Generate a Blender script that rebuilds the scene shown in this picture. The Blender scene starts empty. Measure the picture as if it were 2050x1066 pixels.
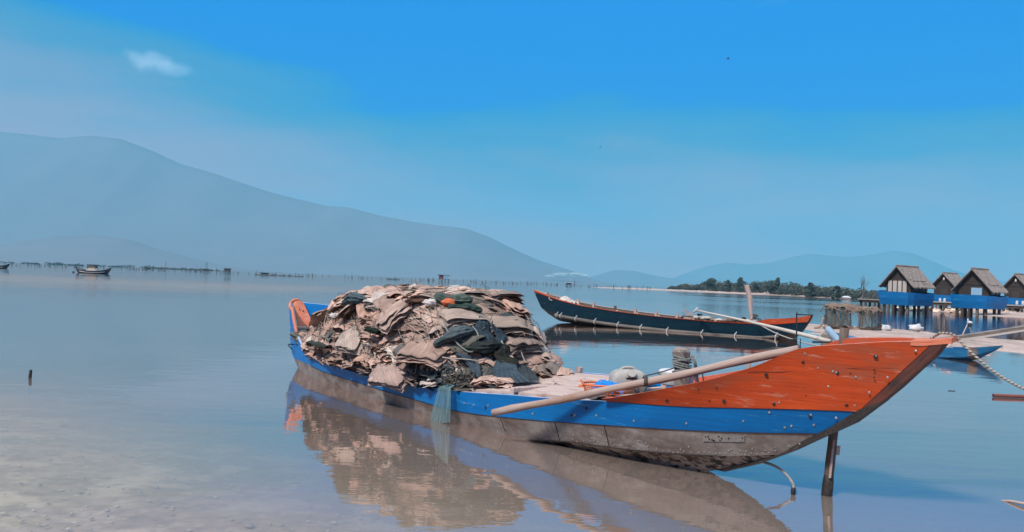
import bpy, math, random
import numpy as np
from mathutils import Vector, Matrix
PI = math.pi
R = math.radians
sc = bpy.context.scene
C = sc.collection

# ------------------------------------------------------------------ camera
FPX = 1600.0                      # focal length in photo pixels (photo 2050 x 1066)
ROLL, PITCH, CAMH = R(2.16), math.atan(30/FPX), 1.6
fw = Vector((0, math.cos(PITCH), math.sin(PITCH)))
r0 = Vector((1, 0, 0)); u0 = r0.cross(fw)
RT = Vector((math.cos(ROLL), 0, 0)) + u0*math.sin(ROLL)
UP = -r0*math.sin(ROLL) + u0*math.cos(ROLL)
cam = bpy.data.objects.new('camera', bpy.data.cameras.new('camera')); C.objects.link(cam)
M = Matrix.Identity(4)
for i in range(3):
    M[i][0] = RT[i]; M[i][1] = UP[i]; M[i][2] = -fw[i]
M[2][3] = CAMH
cam.matrix_world = M
cam.data.sensor_width = 36; cam.data.lens = 36*FPX/2050
cam.data.clip_start = 0.1; cam.data.clip_end = 60000
sc.camera = cam

# ------------------------------------------------------------------ light
SUN_DIR = Vector((-0.60, -0.70, 0)).normalized()*math.cos(R(47)) + Vector((0, 0, math.sin(R(47))))
sun = bpy.data.objects.new('sun', bpy.data.lights.new('sun', 'SUN')); C.objects.link(sun)
sun.data.energy = 2.6; sun.data.angle = R(8); sun.data.color = (1.0, 0.93, 0.86)
sun.rotation_euler = SUN_DIR.to_track_quat('Z', 'Y').to_euler()
sun.location = (0, 0, 30)

def srgb(r, g, b):
    f = lambda c: (c/255/12.92) if c/255 <= .04045 else ((c/255+.055)/1.055)**2.4
    return (f(r), f(g), f(b), 1)

world = bpy.data.worlds.new('World'); sc.world = world; world.use_nodes = True
nt = world.node_tree; nt.nodes.clear()
W = nt.nodes.new; LK = nt.links.new
wo = W('ShaderNodeOutputWorld'); bg = W('ShaderNodeBackground'); LK(bg.outputs[0], wo.inputs[0])
bg.inputs[1].default_value = 0.1
sky = W('ShaderNodeTexSky'); sky.sky_type = 'NISHITA'; sky.sun_disc = False
sky.sun_elevation = R(47); sky.sun_rotation = math.atan2(SUN_DIR.x, SUN_DIR.y)
sky.air_density = 1.3; sky.dust_density = 2.0; sky.ozone_density = 3
tc = W('ShaderNodeTexCoord'); sep = W('ShaderNodeSeparateXYZ'); LK(tc.outputs['Generated'], sep.inputs[0])
mp = W('ShaderNodeMapping'); mp.inputs['Scale'].default_value = (1.6, 1.6, 7); LK(tc.outputs['Generated'], mp.inputs[0])
n1 = W('ShaderNodeTexNoise'); n1.inputs['Scale'].default_value = 1.9; n1.inputs['Detail'].default_value = 7; n1.inputs['Roughness'].default_value = .5
LK(mp.outputs[0], n1.inputs[0])
ma = W('ShaderNodeMath'); ma.operation = 'MULTIPLY_ADD'; ma.inputs[1].default_value = 0.16; LK(n1.outputs[0], ma.inputs[0])
su = W('ShaderNodeMath'); su.operation = 'SUBTRACT'; su.inputs[1].default_value = 0.08
xo = W('ShaderNodeMath'); xo.operation = 'SUBTRACT'; xo.inputs[1].default_value = .22; LK(sep.outputs[0], xo.inputs[0])
xq = W('ShaderNodeMath'); xq.operation = 'MULTIPLY'; LK(xo.outputs[0], xq.inputs[0]); LK(xo.outputs[0], xq.inputs[1])
xm = W('ShaderNodeMath'); xm.operation = 'MULTIPLY_ADD'; xm.inputs[1].default_value = -.13; LK(xq.outputs[0], xm.inputs[0]); LK(sep.outputs[2], xm.inputs[2])
LK(xm.outputs[0], ma.inputs[2]); LK(ma.outputs[0], su.inputs[0])
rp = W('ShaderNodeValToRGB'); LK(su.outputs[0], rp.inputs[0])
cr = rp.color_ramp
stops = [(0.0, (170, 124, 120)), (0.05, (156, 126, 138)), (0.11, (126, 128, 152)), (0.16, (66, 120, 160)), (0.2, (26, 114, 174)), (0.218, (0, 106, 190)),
         (0.34, (0, 110, 192)), (0.55, (145, 168, 190)), (1.0, (205, 208, 208))]  # upper stops lie overhead out of view, paled to fill the shadows
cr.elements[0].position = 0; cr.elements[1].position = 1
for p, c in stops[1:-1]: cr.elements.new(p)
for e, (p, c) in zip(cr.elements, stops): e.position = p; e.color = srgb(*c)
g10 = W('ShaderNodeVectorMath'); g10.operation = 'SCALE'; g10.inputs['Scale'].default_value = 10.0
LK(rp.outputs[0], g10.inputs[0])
# small puff of cloud up on the left
cdir = None
def pxdir(px, py):
    return (RT*((px-1025)/FPX) + UP*((533-py)/FPX) + fw).normalized()
def blob(px, py, w, h):
    d = pxdir(px, py)
    m = W('ShaderNodeMapping'); m.vector_type = 'TEXTURE'
    ez = d; ex = Vector((d.y, -d.x, 0)).normalized(); ey = ez.cross(ex)
    sb = W('ShaderNodeVectorMath'); sb.operation = 'SUBTRACT'; sb.inputs[1].default_value = d; LK(tc.outputs['Generated'], sb.inputs[0])
    out = []
    for ax, s in ((ex, w), (ey, h)):
        dt = W('ShaderNodeVectorMath'); dt.operation = 'DOT_PRODUCT'; dt.inputs[1].default_value = ax/s; LK(sb.outputs[0], dt.inputs[0])
        out.append(dt.outputs['Value'])
    cb = W('ShaderNodeCombineXYZ'); LK(out[0], cb.inputs[0]); LK(out[1], cb.inputs[1])
    ln = W('ShaderNodeVectorMath'); ln.operation = 'LENGTH'; LK(cb.outputs[0], ln.inputs[0])
    nn = W('ShaderNodeTexNoise'); nn.inputs['Scale'].default_value = 45; nn.inputs['Detail'].default_value = 5; LK(tc.outputs['Generated'], nn.inputs[0])
    a = W('ShaderNodeMath'); a.operation = 'MULTIPLY_ADD'; a.inputs[1].default_value = 1.4; LK(nn.outputs[0], a.inputs[0]); LK(ln.outputs['Value'], a.inputs[2])
    mr = W('ShaderNodeMapRange'); mr.inputs['From Min'].default_value = 0.8; mr.inputs['From Max'].default_value = 1.7
    mr.inputs['To Min'].default_value = 1; mr.inputs['To Max'].default_value = 0; mr.interpolation_type = 'SMOOTHSTEP'; LK(a.outputs[0], mr.inputs[0])
    return mr.outputs[0]
last = g10.outputs[0]
for (px, py, w, h, k) in ((292, 120, .034, .014, .30), (340, 138, .044, .010, .20)):
    f = blob(px, py, w, h)
    mk = W('ShaderNodeMath'); mk.operation = 'MULTIPLY'; mk.inputs[1].default_value = k; LK(f, mk.inputs[0])
    mx = W('ShaderNodeMix'); mx.data_type = 'RGBA'; LK(mk.outputs[0], mx.inputs[0]); LK(last, mx.inputs[6]); mx.inputs[7].default_value = (5.6, 6.6, 8.0, 1)
    last = mx.outputs[2]
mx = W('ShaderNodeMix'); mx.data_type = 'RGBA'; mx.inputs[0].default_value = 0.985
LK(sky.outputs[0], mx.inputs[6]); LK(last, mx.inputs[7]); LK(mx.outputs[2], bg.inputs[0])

sc.view_settings.view_transform = 'Standard'; sc.view_settings.look = 'None'
sc.view_settings.exposure = 0.7; sc.view_settings.gamma = 1
sc.render.engine = 'CYCLES'
cy = sc.cycles
cy.use_denoising = True; cy.max_bounces = 7; cy.diffuse_bounces = 2; cy.glossy_bounces = 3; cy.transmission_bounces = 3
cy.transparent_max_bounces = 12; cy.volume_bounces = 1; cy.caustics_reflective = False; cy.caustics_refractive = False
cy.sample_clamp_indirect = 4
HAZE_DENSITY = 1.4e-4

# ------------------------------------------------------------------ projection helpers (to measure places off the photo)
CP = Vector((0, 0, CAMH))
def on_z(px, py, z=0.0):
    d = pxdir(px, py); return CP + d*((z-CAMH)/d.z)
def on_y(px, py, Y):
    d = pxdir(px, py); return CP + d*(Y/d.y)

# ------------------------------------------------------------------ mesh helpers
class MB:
    def __init__(s): s.v = []; s.f = []; s.uv = []; s.mi = []; s.col = []
    def add(s, vs, fs, mi=0, uv=None, col=None):
        o = len(s.v); s.v.extend([tuple(v) for v in vs]); s.f.extend([tuple(i+o for i in f) for f in fs]); s.mi.extend([mi]*len(fs))
        s.uv.extend(uv if uv is not None else [(v[0]+v[1], v[2]) for v in vs])
        s.col.extend([col if col else (1, 1, 1)]*len(vs))
        return s
    def box(s, c, ex, ey, ez, hx, hy, hz, mi=0, bev=0.0):
        c = Vector(c); ex, ey, ez = Vector(ex), Vector(ey), Vector(ez)
        vs = []; uv = []
        if bev <= 0:
            for k in (-1, 1):
                for a, b in ((-1, -1), (1, -1), (1, 1), (-1, 1)):
                    vs.append(c+ex*hx*a+ey*hy*b+ez*hz*k); uv.append((a*hx+b*hy*.3, k*hz+b*hy))
            s.add(vs, [(0, 3, 2, 1), (4, 5, 6, 7), (0, 1, 5, 4), (1, 2, 6, 5), (2, 3, 7, 6), (3, 0, 4, 7)], mi, uv)
        else:
            for k, ins in ((-1, bev), (-1+bev/hz, 0), (1-bev/hz, 0), (1, bev)):
                for a, b in ((-1, -1), (1, -1), (1, 1), (-1, 1)):
                    vs.append(c+ex*(hx-ins)*a+ey*(hy-ins)*b+ez*hz*k); uv.append((a*hx+b*hy*.3, k*hz+b*hy))
            fs = [(0, 3, 2, 1), (12, 13, 14, 15)]
            for r in range(3):
                for q in range(4): fs.append((r*4+q, r*4+(q+1) % 4, r*4+4+(q+1) % 4, r*4+4+q))
            s.add(vs, fs, mi, uv)
        return s
    def abox(s, x0, x1, y0, y1, z0, z1, mi=0):
        return s.box(((x0+x1)/2, (y0+y1)/2, (z0+z1)/2), (1, 0, 0), (0, 1, 0), (0, 0, 1), abs(x1-x0)/2, abs(y1-y0)/2, abs(z1-z0)/2, mi)
    def tube(s, pts, r, n=8, mi=0, caps=True, col=None):
        pts = [Vector(p) for p in pts]
        rs = r if isinstance(r, (list, tuple)) else [r]*len(pts)
        vs = []; uv = []; up = None; L = 0
        for i, p in enumerate(pts):
            t = (pts[min(i+1, len(pts)-1)]-pts[max(i-1, 0)])
            t = t.normalized() if t.length > 1e-9 else Vector((0, 0, 1))
            if up is None:
                a = Vector((0, 0, 1)) if abs(t.z) < .9 else Vector((1, 0, 0)); up = (a-t*a.dot(t)).normalized()
            else:
                up = (up-t*up.dot(t)).normalized()
            w = t.cross(up)
            if i: L += (p-pts[i-1]).length
            for k in range(n):
                a = 2*PI*k/n; vs.append(p+(up*math.cos(a)+w*math.sin(a))*rs[i]); uv.append((L, rs[i]*a))
        fs = []
        for i in range(len(pts)-1):
            for k in range(n): fs.append((i*n+k, i*n+(k+1) % n, (i+1)*n+(k+1) % n, (i+1)*n+k))
        if caps: fs += [tuple(reversed(range(n))), tuple(range((len(pts)-1)*n, len(pts)*n))]
        return s.add(vs, fs, mi, uv, col)
    def grid(s, P, mi=0, uvs=None, col=None):   # P: rows x cols of points
        nr, nc = len(P), len(P[0])
        vs = [p for row in P for p in row]
        uv = [q for row in uvs for q in row] if uvs else None
        fs = [(i*nc+j, i*nc+j+1, (i+1)*nc+j+1, (i+1)*nc+j) for i in range(nr-1) for j in range(nc-1)]
        return s.add(vs, fs, mi, uv, col)
    def blobby(s, c, rx, ry, rz, seed=0, amp=.15, n=10, mi=0, col=None, ex=(1, 0, 0), ey=(0, 1, 0), ez=(0, 0, 1), freq=2.3):
        rnd = random.Random(seed); ph = [rnd.uniform(0, 6.28) for _ in range(6)]
        c = Vector(c); ex, ey, ez = Vector(ex), Vector(ey), Vector(ez); vs = []; uv = []
        for i in range(n+1):
            th = PI*i/n
            for k in range(2*n):
                a = 2*PI*k/(2*n)
                x, y, z = math.sin(th)*math.cos(a), math.sin(th)*math.sin(a), math.cos(th)
                d = 1+amp*(math.sin(freq*x*2+ph[0])*math.sin(freq*y*2+ph[1])+.6*math.sin(freq*z*3+ph[2]+x*2)+.4*math.sin(freq*4*y+ph[3]))
                vs.append(c+ex*rx*x*d+ey*ry*y*d+ez*rz*z*d); uv.append((a*rx, th*rz))
        m = 2*n
        fs = [(i*m+k, (i+1)*m+k, (i+1)*m+(k+1) % m, i*m+(k+1) % m) for i in range(n) for k in range(m)]
        return s.add(vs, fs, mi, uv, col)
    def build(s, name, mats, parent=None, smooth=False, **props):
        me = bpy.data.meshes.new(name)
        o = bpy.data.objects.new(name, me); C.objects.link(o)
        V = np.array([tuple(v) for v in s.v], dtype=np.float64)
        if parent is not None:
            org = Vector(parent['_o']) if '_o' in parent else Vector((0, 0, 0)); o.parent = parent
        else:
            org = Vector(((V[:, 0].min()+V[:, 0].max())/2, (V[:, 1].min()+V[:, 1].max())/2, V[:, 2].min())); o.location = org
        o['_o'] = tuple(org)
        V = V-np.array(tuple(org))
        me.from_pydata(V.tolist(), [], s.f)
        if not isinstance(mats, (list, tuple)): mats = [mats]
        for m in mats: me.materials.append(m)
        me.polygons.foreach_set('material_index', s.mi)
        li = np.empty(len(me.loops), dtype=np.int32); me.loops.foreach_get('vertex_index', li)
        uvl = me.uv_layers.new(name='UVMap'); U = np.array(s.uv, dtype=np.float32)[li]; uvl.data.foreach_set('uv', U.ravel())
        ca = me.color_attributes.new('Col', 'FLOAT_COLOR', 'POINT')
        cc = np.ones((len(s.v), 4), dtype=np.float32); cc[:, :3] = np.array(s.col, dtype=np.float32); ca.data.foreach_set('color', cc.ravel())
        if smooth: me.polygons.foreach_set('use_smooth', [True]*len(me.polygons))
        me.update()
        setp(o, **props)
        return o
def setp(o, label=None, category=None, group=None, kind=None):
    if label: o['label'] = label
    if category: o['category'] = category
    if group: o['group'] = group
    if kind: o['kind'] = kind
def thing(name, loc, label, category, group=None):
    o = bpy.data.objects.new(name, None); C.objects.link(o); o.location = loc; o['_o'] = tuple(loc)
    o.empty_display_size = .2; setp(o, label, category, group); return o
def tree_copy(o, loc, parent=None):
    c = o.copy(); C.objects.link(c)
    if parent is not None: c.parent = parent
    else: c.location = loc
    for ch in o.children: tree_copy(ch, None, c)
    return c
def spline(pts, n=8):
    pts = [Vector(p) for p in pts]; P = [pts[0]*2-pts[1]]+pts+[pts[-1]*2-pts[-2]]; out = []
    for i in range(1, len(P)-2):
        for k in range(n):
            t = k/n; a, b, c, d = P[i-1], P[i], P[i+1], P[i+2]
            out.append(.5*((2*b)+(c-a)*t+(2*a-5*b+4*c-d)*t*t+(3*b-a-3*c+d)*t**3))
    out.append(pts[-1]); return out
def lerp_tab(tab, x):
    if x <= tab[0][0]: return tab[0][1]
    for (a, u), (b, v) in zip(tab, tab[1:]):
        if x <= b: return u+(v-u)*(x-a)/(b-a)
    return tab[-1][1]

# ------------------------------------------------------------------ materials
def newmat(name):
    m = bpy.data.materials.new(name); m.use_nodes = True; m.node_tree.nodes.clear()
    nt = m.node_tree; o = nt.nodes.new('ShaderNodeOutputMaterial'); return m, nt, o
def c4(c): return (c[0], c[1], c[2], 1)
def weathered(name, c1, c2, scale=(3, 3, 3), rough=.6, bump=.3, c3=None, stain_scale=2.0, stain_thr=.6, stain_w=.06, coord='UV',
              attr=False, fine=40, fine_amt=.25, metal=0, streak=None, spec=.4, bdist=.01, c4s=None, c4scale=8, c4thr=.66):
    m, nt, out = newmat(name); N = nt.nodes.new; K = nt.links.new
    b = N('ShaderNodeBsdfPrincipled'); K(b.outputs[0], out.inputs[0])
    b.inputs['Metallic'].default_value = metal
    b.inputs['Specular IOR Level'].default_value = spec
    t = N('ShaderNodeTexCoord'); src = t.outputs['UV' if coord == 'UV' else 'Object']
    mp = N('ShaderNodeMapping'); mp.inputs['Scale'].default_value = scale; K(src, mp.inputs[0])
    n = N('ShaderNodeTexNoise'); n.inputs['Scale'].default_value = 1; n.inputs['Detail'].default_value = 8; n.inputs['Roughness'].default_value = .62; K(mp.outputs[0], n.inputs[0])
    mr = N('ShaderNodeMapRange'); mr.inputs['From Min'].default_value = .32; mr.inputs['From Max'].default_value = .68; K(n.outputs[0], mr.inputs[0])
    mix = N('ShaderNodeMix'); mix.data_type = 'RGBA'; mix.inputs[6].default_value = c4(c1); mix.inputs[7].default_value = c4(c2); K(mr.outputs[0], mix.inputs[0])
    col = mix.outputs[2]
    nf = N('ShaderNodeTexNoise'); nf.inputs['Scale'].default_value = fine; nf.inputs['Detail'].default_value = 5
    if streak:
        m2 = N('ShaderNodeMapping'); m2.inputs['Scale'].default_value = streak; K(src, m2.inputs[0]); K(m2.outputs[0], nf.inputs[0]); nf.inputs['Scale'].default_value = 1
    else: K(src, nf.inputs[0])
    mf = N('ShaderNodeMapRange'); mf.inputs['From Min'].default_value = .25; mf.inputs['From Max'].default_value = .75
    mf.inputs['To Min'].default_value = 1-fine_amt; mf.inputs['To Max'].default_value = 1+fine_amt*.6; K(nf.outputs[0], mf.inputs[0])
    mul = N('ShaderNodeVectorMath'); mul.operation = 'SCALE'; K(col, mul.inputs[0]); K(mf.outputs[0], mul.inputs['Scale']); col = mul.outputs[0]
    if attr:
        at = N('ShaderNodeAttribute'); at.attribute_name = 'Col'
        ml = N('ShaderNodeVectorMath'); ml.operation = 'MULTIPLY'; K(col, ml.inputs[0]); K(at.outputs['Color'], ml.inputs[1]); col = ml.outputs[0]
    for (cc, sc_, th) in ((c3, stain_scale, stain_thr), (c4s, c4scale, c4thr)):
        if cc is None: continue
        n3 = N('ShaderNodeTexNoise'); n3.inputs['Detail'].default_value = 9; n3.inputs['Roughness'].default_value = .66
        if isinstance(sc_, tuple):
            m3 = N('ShaderNodeMapping'); m3.inputs['Scale'].default_value = sc_; m3.inputs['Location'].default_value = (7.3, 2.1, 4.4); K(src, m3.inputs[0]); K(m3.outputs[0], n3.inputs[0]); n3.inputs['Scale'].default_value = 1
        else:
            n3.inputs['Scale'].default_value = sc_; K(src, n3.inputs[0])
        m4 = N('ShaderNodeMapRange'); m4.inputs['From Min'].default_value = th-stain_w; m4.inputs['From Max'].default_value = th+stain_w; K(n3.outputs[0], m4.inputs[0])
        mx = N('ShaderNodeMix'); mx.data_type = 'RGBA'; K(m4.outputs[0], mx.inputs[0]); K(col, mx.inputs[6]); mx.inputs[7].default_value = c4(cc); col = mx.outputs[2]
    K(col, b.inputs['Base Color'])
    rr = N('ShaderNodeMapRange'); rr.inputs['To Min'].default_value = max(0, rough-.12); rr.inputs['To Max'].default_value = min(1, rough+.12); K(n.outputs[0], rr.inputs[0]); K(rr.outputs[0], b.inputs['Roughness'])
    if bump:
        ad = N('ShaderNodeMath'); ad.operation = 'ADD'; K(nf.outputs[0], ad.inputs[0]); K(n.outputs[0], ad.inputs[1])
        bp = N('ShaderNodeBump'); bp.inputs['Strength'].default_value = bump; bp.inputs['Distance'].default_value = bdist; K(ad.outputs[0], bp.inputs['Height']); K(bp.outputs[0], b.inputs['Normal'])
    return m

MT = {}
MT['blue'] = weathered('blue_boat_paint', (.0, .145, .44), (.0, .19, .53), (1.2, 6, 1), .5, .12, c3=(.10, .33, .52), stain_scale=(3, 24, 1), stain_thr=.665, stain_w=.05, streak=(2, 60, 1), fine_amt=.18, c4s=(.012, .035, .06), c4scale=(2.2, 5, 1), c4thr=.735, spec=.3)
MT['blue_edge'] = weathered('worn_blue_edge', (.10, .36, .66), (.55, .55, .62), (2.5, 10, 1), .6, .2, c3=(.62, .36, .30), stain_scale=(4, 14, 1), stain_thr=.56, fine_amt=.2)
MT['orange'] = weathered('orange_boat_paint', (.63, .083, .018), (.50, .062, .017), (1.5, 9, 1), .5, .16, c3=(.36, .09, .045), stain_scale=(1.3, 4.5, 1), stain_thr=.60, stain_w=.09, streak=(3, 70, 1), fine_amt=.25, c4s=(.62, .30, .22), c4scale=(5, 26, 1), c4thr=.665, spec=.3)
MT['orange_edge'] = weathered('faded_orange_edge', (.66, .22, .13), (.60, .16, .08), (3, 12, 1), .6, .2, c3=(.6, .42, .36), stain_scale=(3, 12, 1), stain_thr=.62)
MT['stem'] = weathered('weathered_red_stem_wood', (.13, .035, .022), (.075, .028, .022), (4, 10, 1), .7, .5, c3=(.03, .02, .02), stain_scale=(4, 14, 1), stain_thr=.58, fine_amt=.4, streak=(3, 50, 1))
MT['blackwood'] = weathered('black_tarred_wood', (.018, .016, .016), (.045, .034, .03), (4, 12, 1), .65, .6, c3=(.10, .075, .065), stain_scale=(5, 18, 1), stain_thr=.66, fine_amt=.4)
MT['plate'] = weathered('weathered_hull_sheet', (.235, .20, .18), (.36, .315, .29), (1.6, 4.5, 1), .62, .25, c3=(.13, .085, .068), stain_scale=(1.6, 3.6, 1), stain_thr=.53, stain_w=.12, streak=(14, 5, 1), fine_amt=.3, metal=.1, c4s=(.46, .42, .39), c4scale=(3, 6, 1), c4thr=.62)
MT['bottom'] = weathered('eroded_hull_bottom', (.46, .39, .34), (.56, .46, .39), (2, 5, 1), .6, .4, c3=(.012, .010, .010), stain_scale=(9, 16, 1), stain_thr=.515, stain_w=.03, fine_amt=.3, c4s=(.12, .075, .055), c4scale=(1.5, 3, 1), c4thr=.6)
MT['rivet'] = weathered('rivet_metal', (.45, .44, .42), (.3, .28, .26), (30, 30, 30), .35, 0, coord='O', metal=.5)
MT['rust_and_shade'] = weathered('rust_and_shade_black', (.02, .013, .012), (.035, .02, .016), (30, 30, 30), .8, .3, coord='O')
MT['inner'] = weathered('inner_hull_wood', (.10, .07, .055), (.17, .125, .10), (2, 10, 1), .75, .4, fine_amt=.4, streak=(3, 50, 1))
MT['deck'] = weathered('sun_bleached_deck_board', (.50, .36, .315), (.62, .48, .43), (2, 12, 1), .75, .4, c3=(.36, .21, .17), stain_scale=(3, 9, 1), stain_thr=.60, fine_amt=.22, streak=(3, 60, 1), spec=.2)
MT['pole'] = weathered('bare_pole_wood', (.40, .29, .245), (.47, .36, .31), (1.5, 8, 1), .65, .3, c3=(.33, .19, .14), stain_scale=(1.4, 4, 1), stain_thr=.58, stain_w=.1, fine_amt=.25, streak=(4, 90, 1), spec=.2)
MT['post'] = weathered('grey_post_wood', (.20, .16, .14), (.30, .25, .22), (6, 14, 1), .8, .6, c3=(.07, .05, .045), stain_scale=(6, 20, 1), stain_thr=.6, fine_amt=.4, streak=(5, 70, 1))
MT['net'] = weathered('tan_fishing_net', (1.08, 1.05, 1.04), (.74, .72, .71), (5, 14, 1), .9, .9, coord='UV', attr=True, streak=(9, 190, 1), fine_amt=.55, c3=None, spec=.08, bdist=.008)
MT['rope'] = weathered('pale_rope', (.50, .45, .40), (.38, .33, .29), (40, 40, 40), .85, .6, coord='O', fine_amt=.3)
MT['trope'] = weathered('dark_rope', (.06, .06, .055), (.12, .11, .10), (40, 40, 40), .85, .5, coord='O')
MT['grope'] = weathered('grey_green_rope', (.20, .23, .22), (.29, .30, .27), (40, 40, 40), .85, .5, coord='O')
MT['sand'] = weathered('pale_pink_sand', (.50, .36, .31), (.60, .45, .39), (.35, .35, .35), .9, .5, coord='O', fine=9, fine_amt=.30, c3=(.34, .25, .21), stain_scale=.9, stain_thr=.56, stain_w=.1, bdist=.06)
MT['can'] = weathered('dusty_grey_plastic', (.46, .43, .395), (.36, .33, .30), (6, 6, 6), .5, .15, coord='O', fine=60, fine_amt=.15, c3=(.2, .16, .13), stain_scale=7, stain_thr=.62)
MT['white'] = weathered('white_plastic', (.70, .70, .71), (.62, .60, .60), (5, 5, 5), .5, .2, coord='O', c3=(.42, .36, .33), stain_scale=5, stain_thr=.64)
MT['orange_p'] = weathered('orange_plastic', (.72, .17, .05), (.62, .13, .04), (8, 8, 8), .45, .1, coord='O')
MT['bluecloth'] = weathered('bright_blue_cloth', (.0, .20, .62), (.02, .26, .70), (6, 6, 6), .8, .3, coord='O')
MT['navy'] = weathered('navy_boat_paint', (.004, .022, .042), (.008, .034, .056), (1.5, 6, 1), .65, .15, c3=(.07, .11, .14), stain_scale=(1.3, 11, 1), stain_thr=.68, stain_w=.05, fine_amt=.3, streak=(2, 30, 1), c4s=(.006, .035, .045), c4scale=(2, 3, 1), c4thr=.6, spec=.12)
MT['paleblue'] = weathered('pale_blue_pipe', (.24, .36, .47), (.30, .42, .52), (4, 4, 4), .5, .1, coord='O')
MT['bamboo'] = weathered('grey_bamboo', (.07, .065, .06), (.22, .19, .165), (1.2, 8, 1), .6, .2, fine_amt=.3)
MT['barewhite'] = weathered('pale_bare_wood', (.62, .56, .50), (.50, .43, .38), (2, 8, 1), .7, .2, fine_amt=.2)
MT['thatch'] = weathered('grey_thatch_roof', (.25, .20, .175), (.36, .295, .26), (1.5, 12, 1), .95, .8, c3=(.15, .12, .105), stain_scale=(.8, 2.2, 1), stain_thr=.62, fine_amt=.45, streak=(14, 2, 1), bdist=.05)
MT['hutwall'] = weathered('brown_mat_wall', (.038, .027, .024), (.062, .045, .039), (2, 5, 1), .85, .4, fine_amt=.35, streak=(3, 20, 1))
MT['huttrim'] = weathered('dark_hut_timber', (.045, .032, .028), (.08, .06, .05), (3, 9, 1), .8, .3)
MT['hutblue'] = weathered('blue_balcony_paint', (.0, .125, .37), (.0, .16, .43), (.7, 3, 1), .55, .1, c3=(.02, .22, .45), stain_scale=(1, 6, 1), stain_thr=.62, fine_amt=.18)
MT['curtain'] = weathered('pale_curtain', (.62, .57, .52), (.42, .36, .32), (9, .5, 1), .85, .3, fine_amt=.2, streak=(16, .5, 1))
MT['glass'] = weathered('dark_glass', (.02, .07, .12), (.03, .12, .18), (2, 2, 1), .15, 0, spec=.7)
MT['bluecurtain'] = weathered('pale_blue_curtain', (.42, .60, .74), (.16, .38, .58), (7, .6, 1), .6, .2, streak=(12, .5, 1))
MT['concrete'] = weathered('grey_concrete', (.30, .27, .25), (.40, .36, .34), (2, 2, 2), .85, .3, coord='O')
MT['pile'] = weathered('wet_pile_wood', (.05, .036, .030), (.10, .075, .06), (3, 3, 3), .75, .4, coord='O')
MT['bark'] = weathered('grey_bark', (.12, .10, .085), (.20, .17, .15), (6, 6, 6), .9, .5, coord='O')
MT['leaf'] = weathered('hazed_dark_foliage', (.070, .092, .092), (.098, .12, .105), (.4, .4, .4), .8, 0, coord='O', attr=True, fine=3, fine_amt=.35, spec=.15)  # greyed leaf colour, distance haze is painted into it
MT['scrub'] = weathered('hazed_shore_scrub', (.078, .096, .092), (.11, .12, .10), (.3, .3, .3), .9, 0, coord='O', attr=True, fine=2, fine_amt=.35, spec=.1)  # duller than real scrub, haze put into the base colour
MT['mount'] = weathered('hazed_forest_mountain', (.190, .155, .178), (.205, .168, .188), (.0012, .0012, .0016), .95, 0, coord='O', fine=.006, fine_amt=.07, spec=0)  # paler than forest, part of the distance haze is in this colour
MT['stone'] = weathered('shore_pebble', (.85, .76, .66), (.70, .60, .50), (9, 9, 9), .8, .3, coord='O', attr=True)
MT['seabed'] = weathered('silty_seabed', (.52, .385, .285), (.36, .265, .195), (.9, .9, .9), .9, .3, coord='O', fine=9, fine_amt=.35, c3=(.66, .51, .39), stain_scale=2.6, stain_thr=.55, stain_w=.06, bdist=.03)
MT['redpipe'] = weathered('rusty_red_pipe', (.25, .075, .055), (.19, .06, .045), (6, 6, 6), .6, .3, coord='O')
MT['farwood'] = weathered('far_grey_timber', (.07, .07, .07), (.11, .10, .10), (2, 2, 2), .9, 0, coord='O')
MT['farblue'] = weathered('far_dark_boat_paint', (.02, .035, .06), (.03, .05, .07), (2, 2, 2), .6, 0, coord='O')
MT['dark'] = weathered('black_rubber', (.012, .012, .014), (.02, .02, .022), (8, 8, 8), .6, .1, coord='O')
MT['wire'] = weathered('trap_wire', (.055, .045, .04), (.10, .08, .07), (20, 20, 20), .7, 0, coord='O')

def netmat(name, col, alpha, scale=300):
    m, nt, out = newmat(name); N = nt.nodes.new; K = nt.links.new
    b = N('ShaderNodeBsdfPrincipled'); b.inputs['Roughness'].default_value = .7; b.inputs['Specular IOR Level'].default_value = .2
    t = N('ShaderNodeTexCoord'); n = N('ShaderNodeTexNoise'); mp = N('ShaderNodeMapping'); mp.inputs['Scale'].default_value = (60, 3, 1)
    K(t.outputs['UV'], mp.inputs[0]); K(mp.outputs[0], n.inputs[0]); n.inputs['Scale'].default_value = 1; n.inputs['Detail'].default_value = 4
    mr = N('ShaderNodeMapRange'); mr.inputs['From Min'].default_value = .35; mr.inputs['From Max'].default_value = .65; mr.inputs['To Min'].default_value = max(0, alpha-.25); mr.inputs['To Max'].default_value = min(1, alpha+.3); K(n.outputs[0], mr.inputs[0])
    mx = N('ShaderNodeMix'); mx.data_type = 'RGBA'; mx.inputs[6].default_value = c4([c*.6 for c in col]); mx.inputs[7].default_value = c4([c*1.35 for c in col]); K(n.outputs[0], mx.inputs[0]); K(mx.outputs[2], b.inputs['Base Color'])
    K(mr.outputs[0], b.inputs['Alpha']); K(b.outputs[0], out.inputs[0]); return m
MT['tealnet'] = netmat('teal_mesh_net', (.16, .28, .30), .55)
MT['cagenet'] = netmat('grey_cage_net', (.14, .12, .098), .58)

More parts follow.
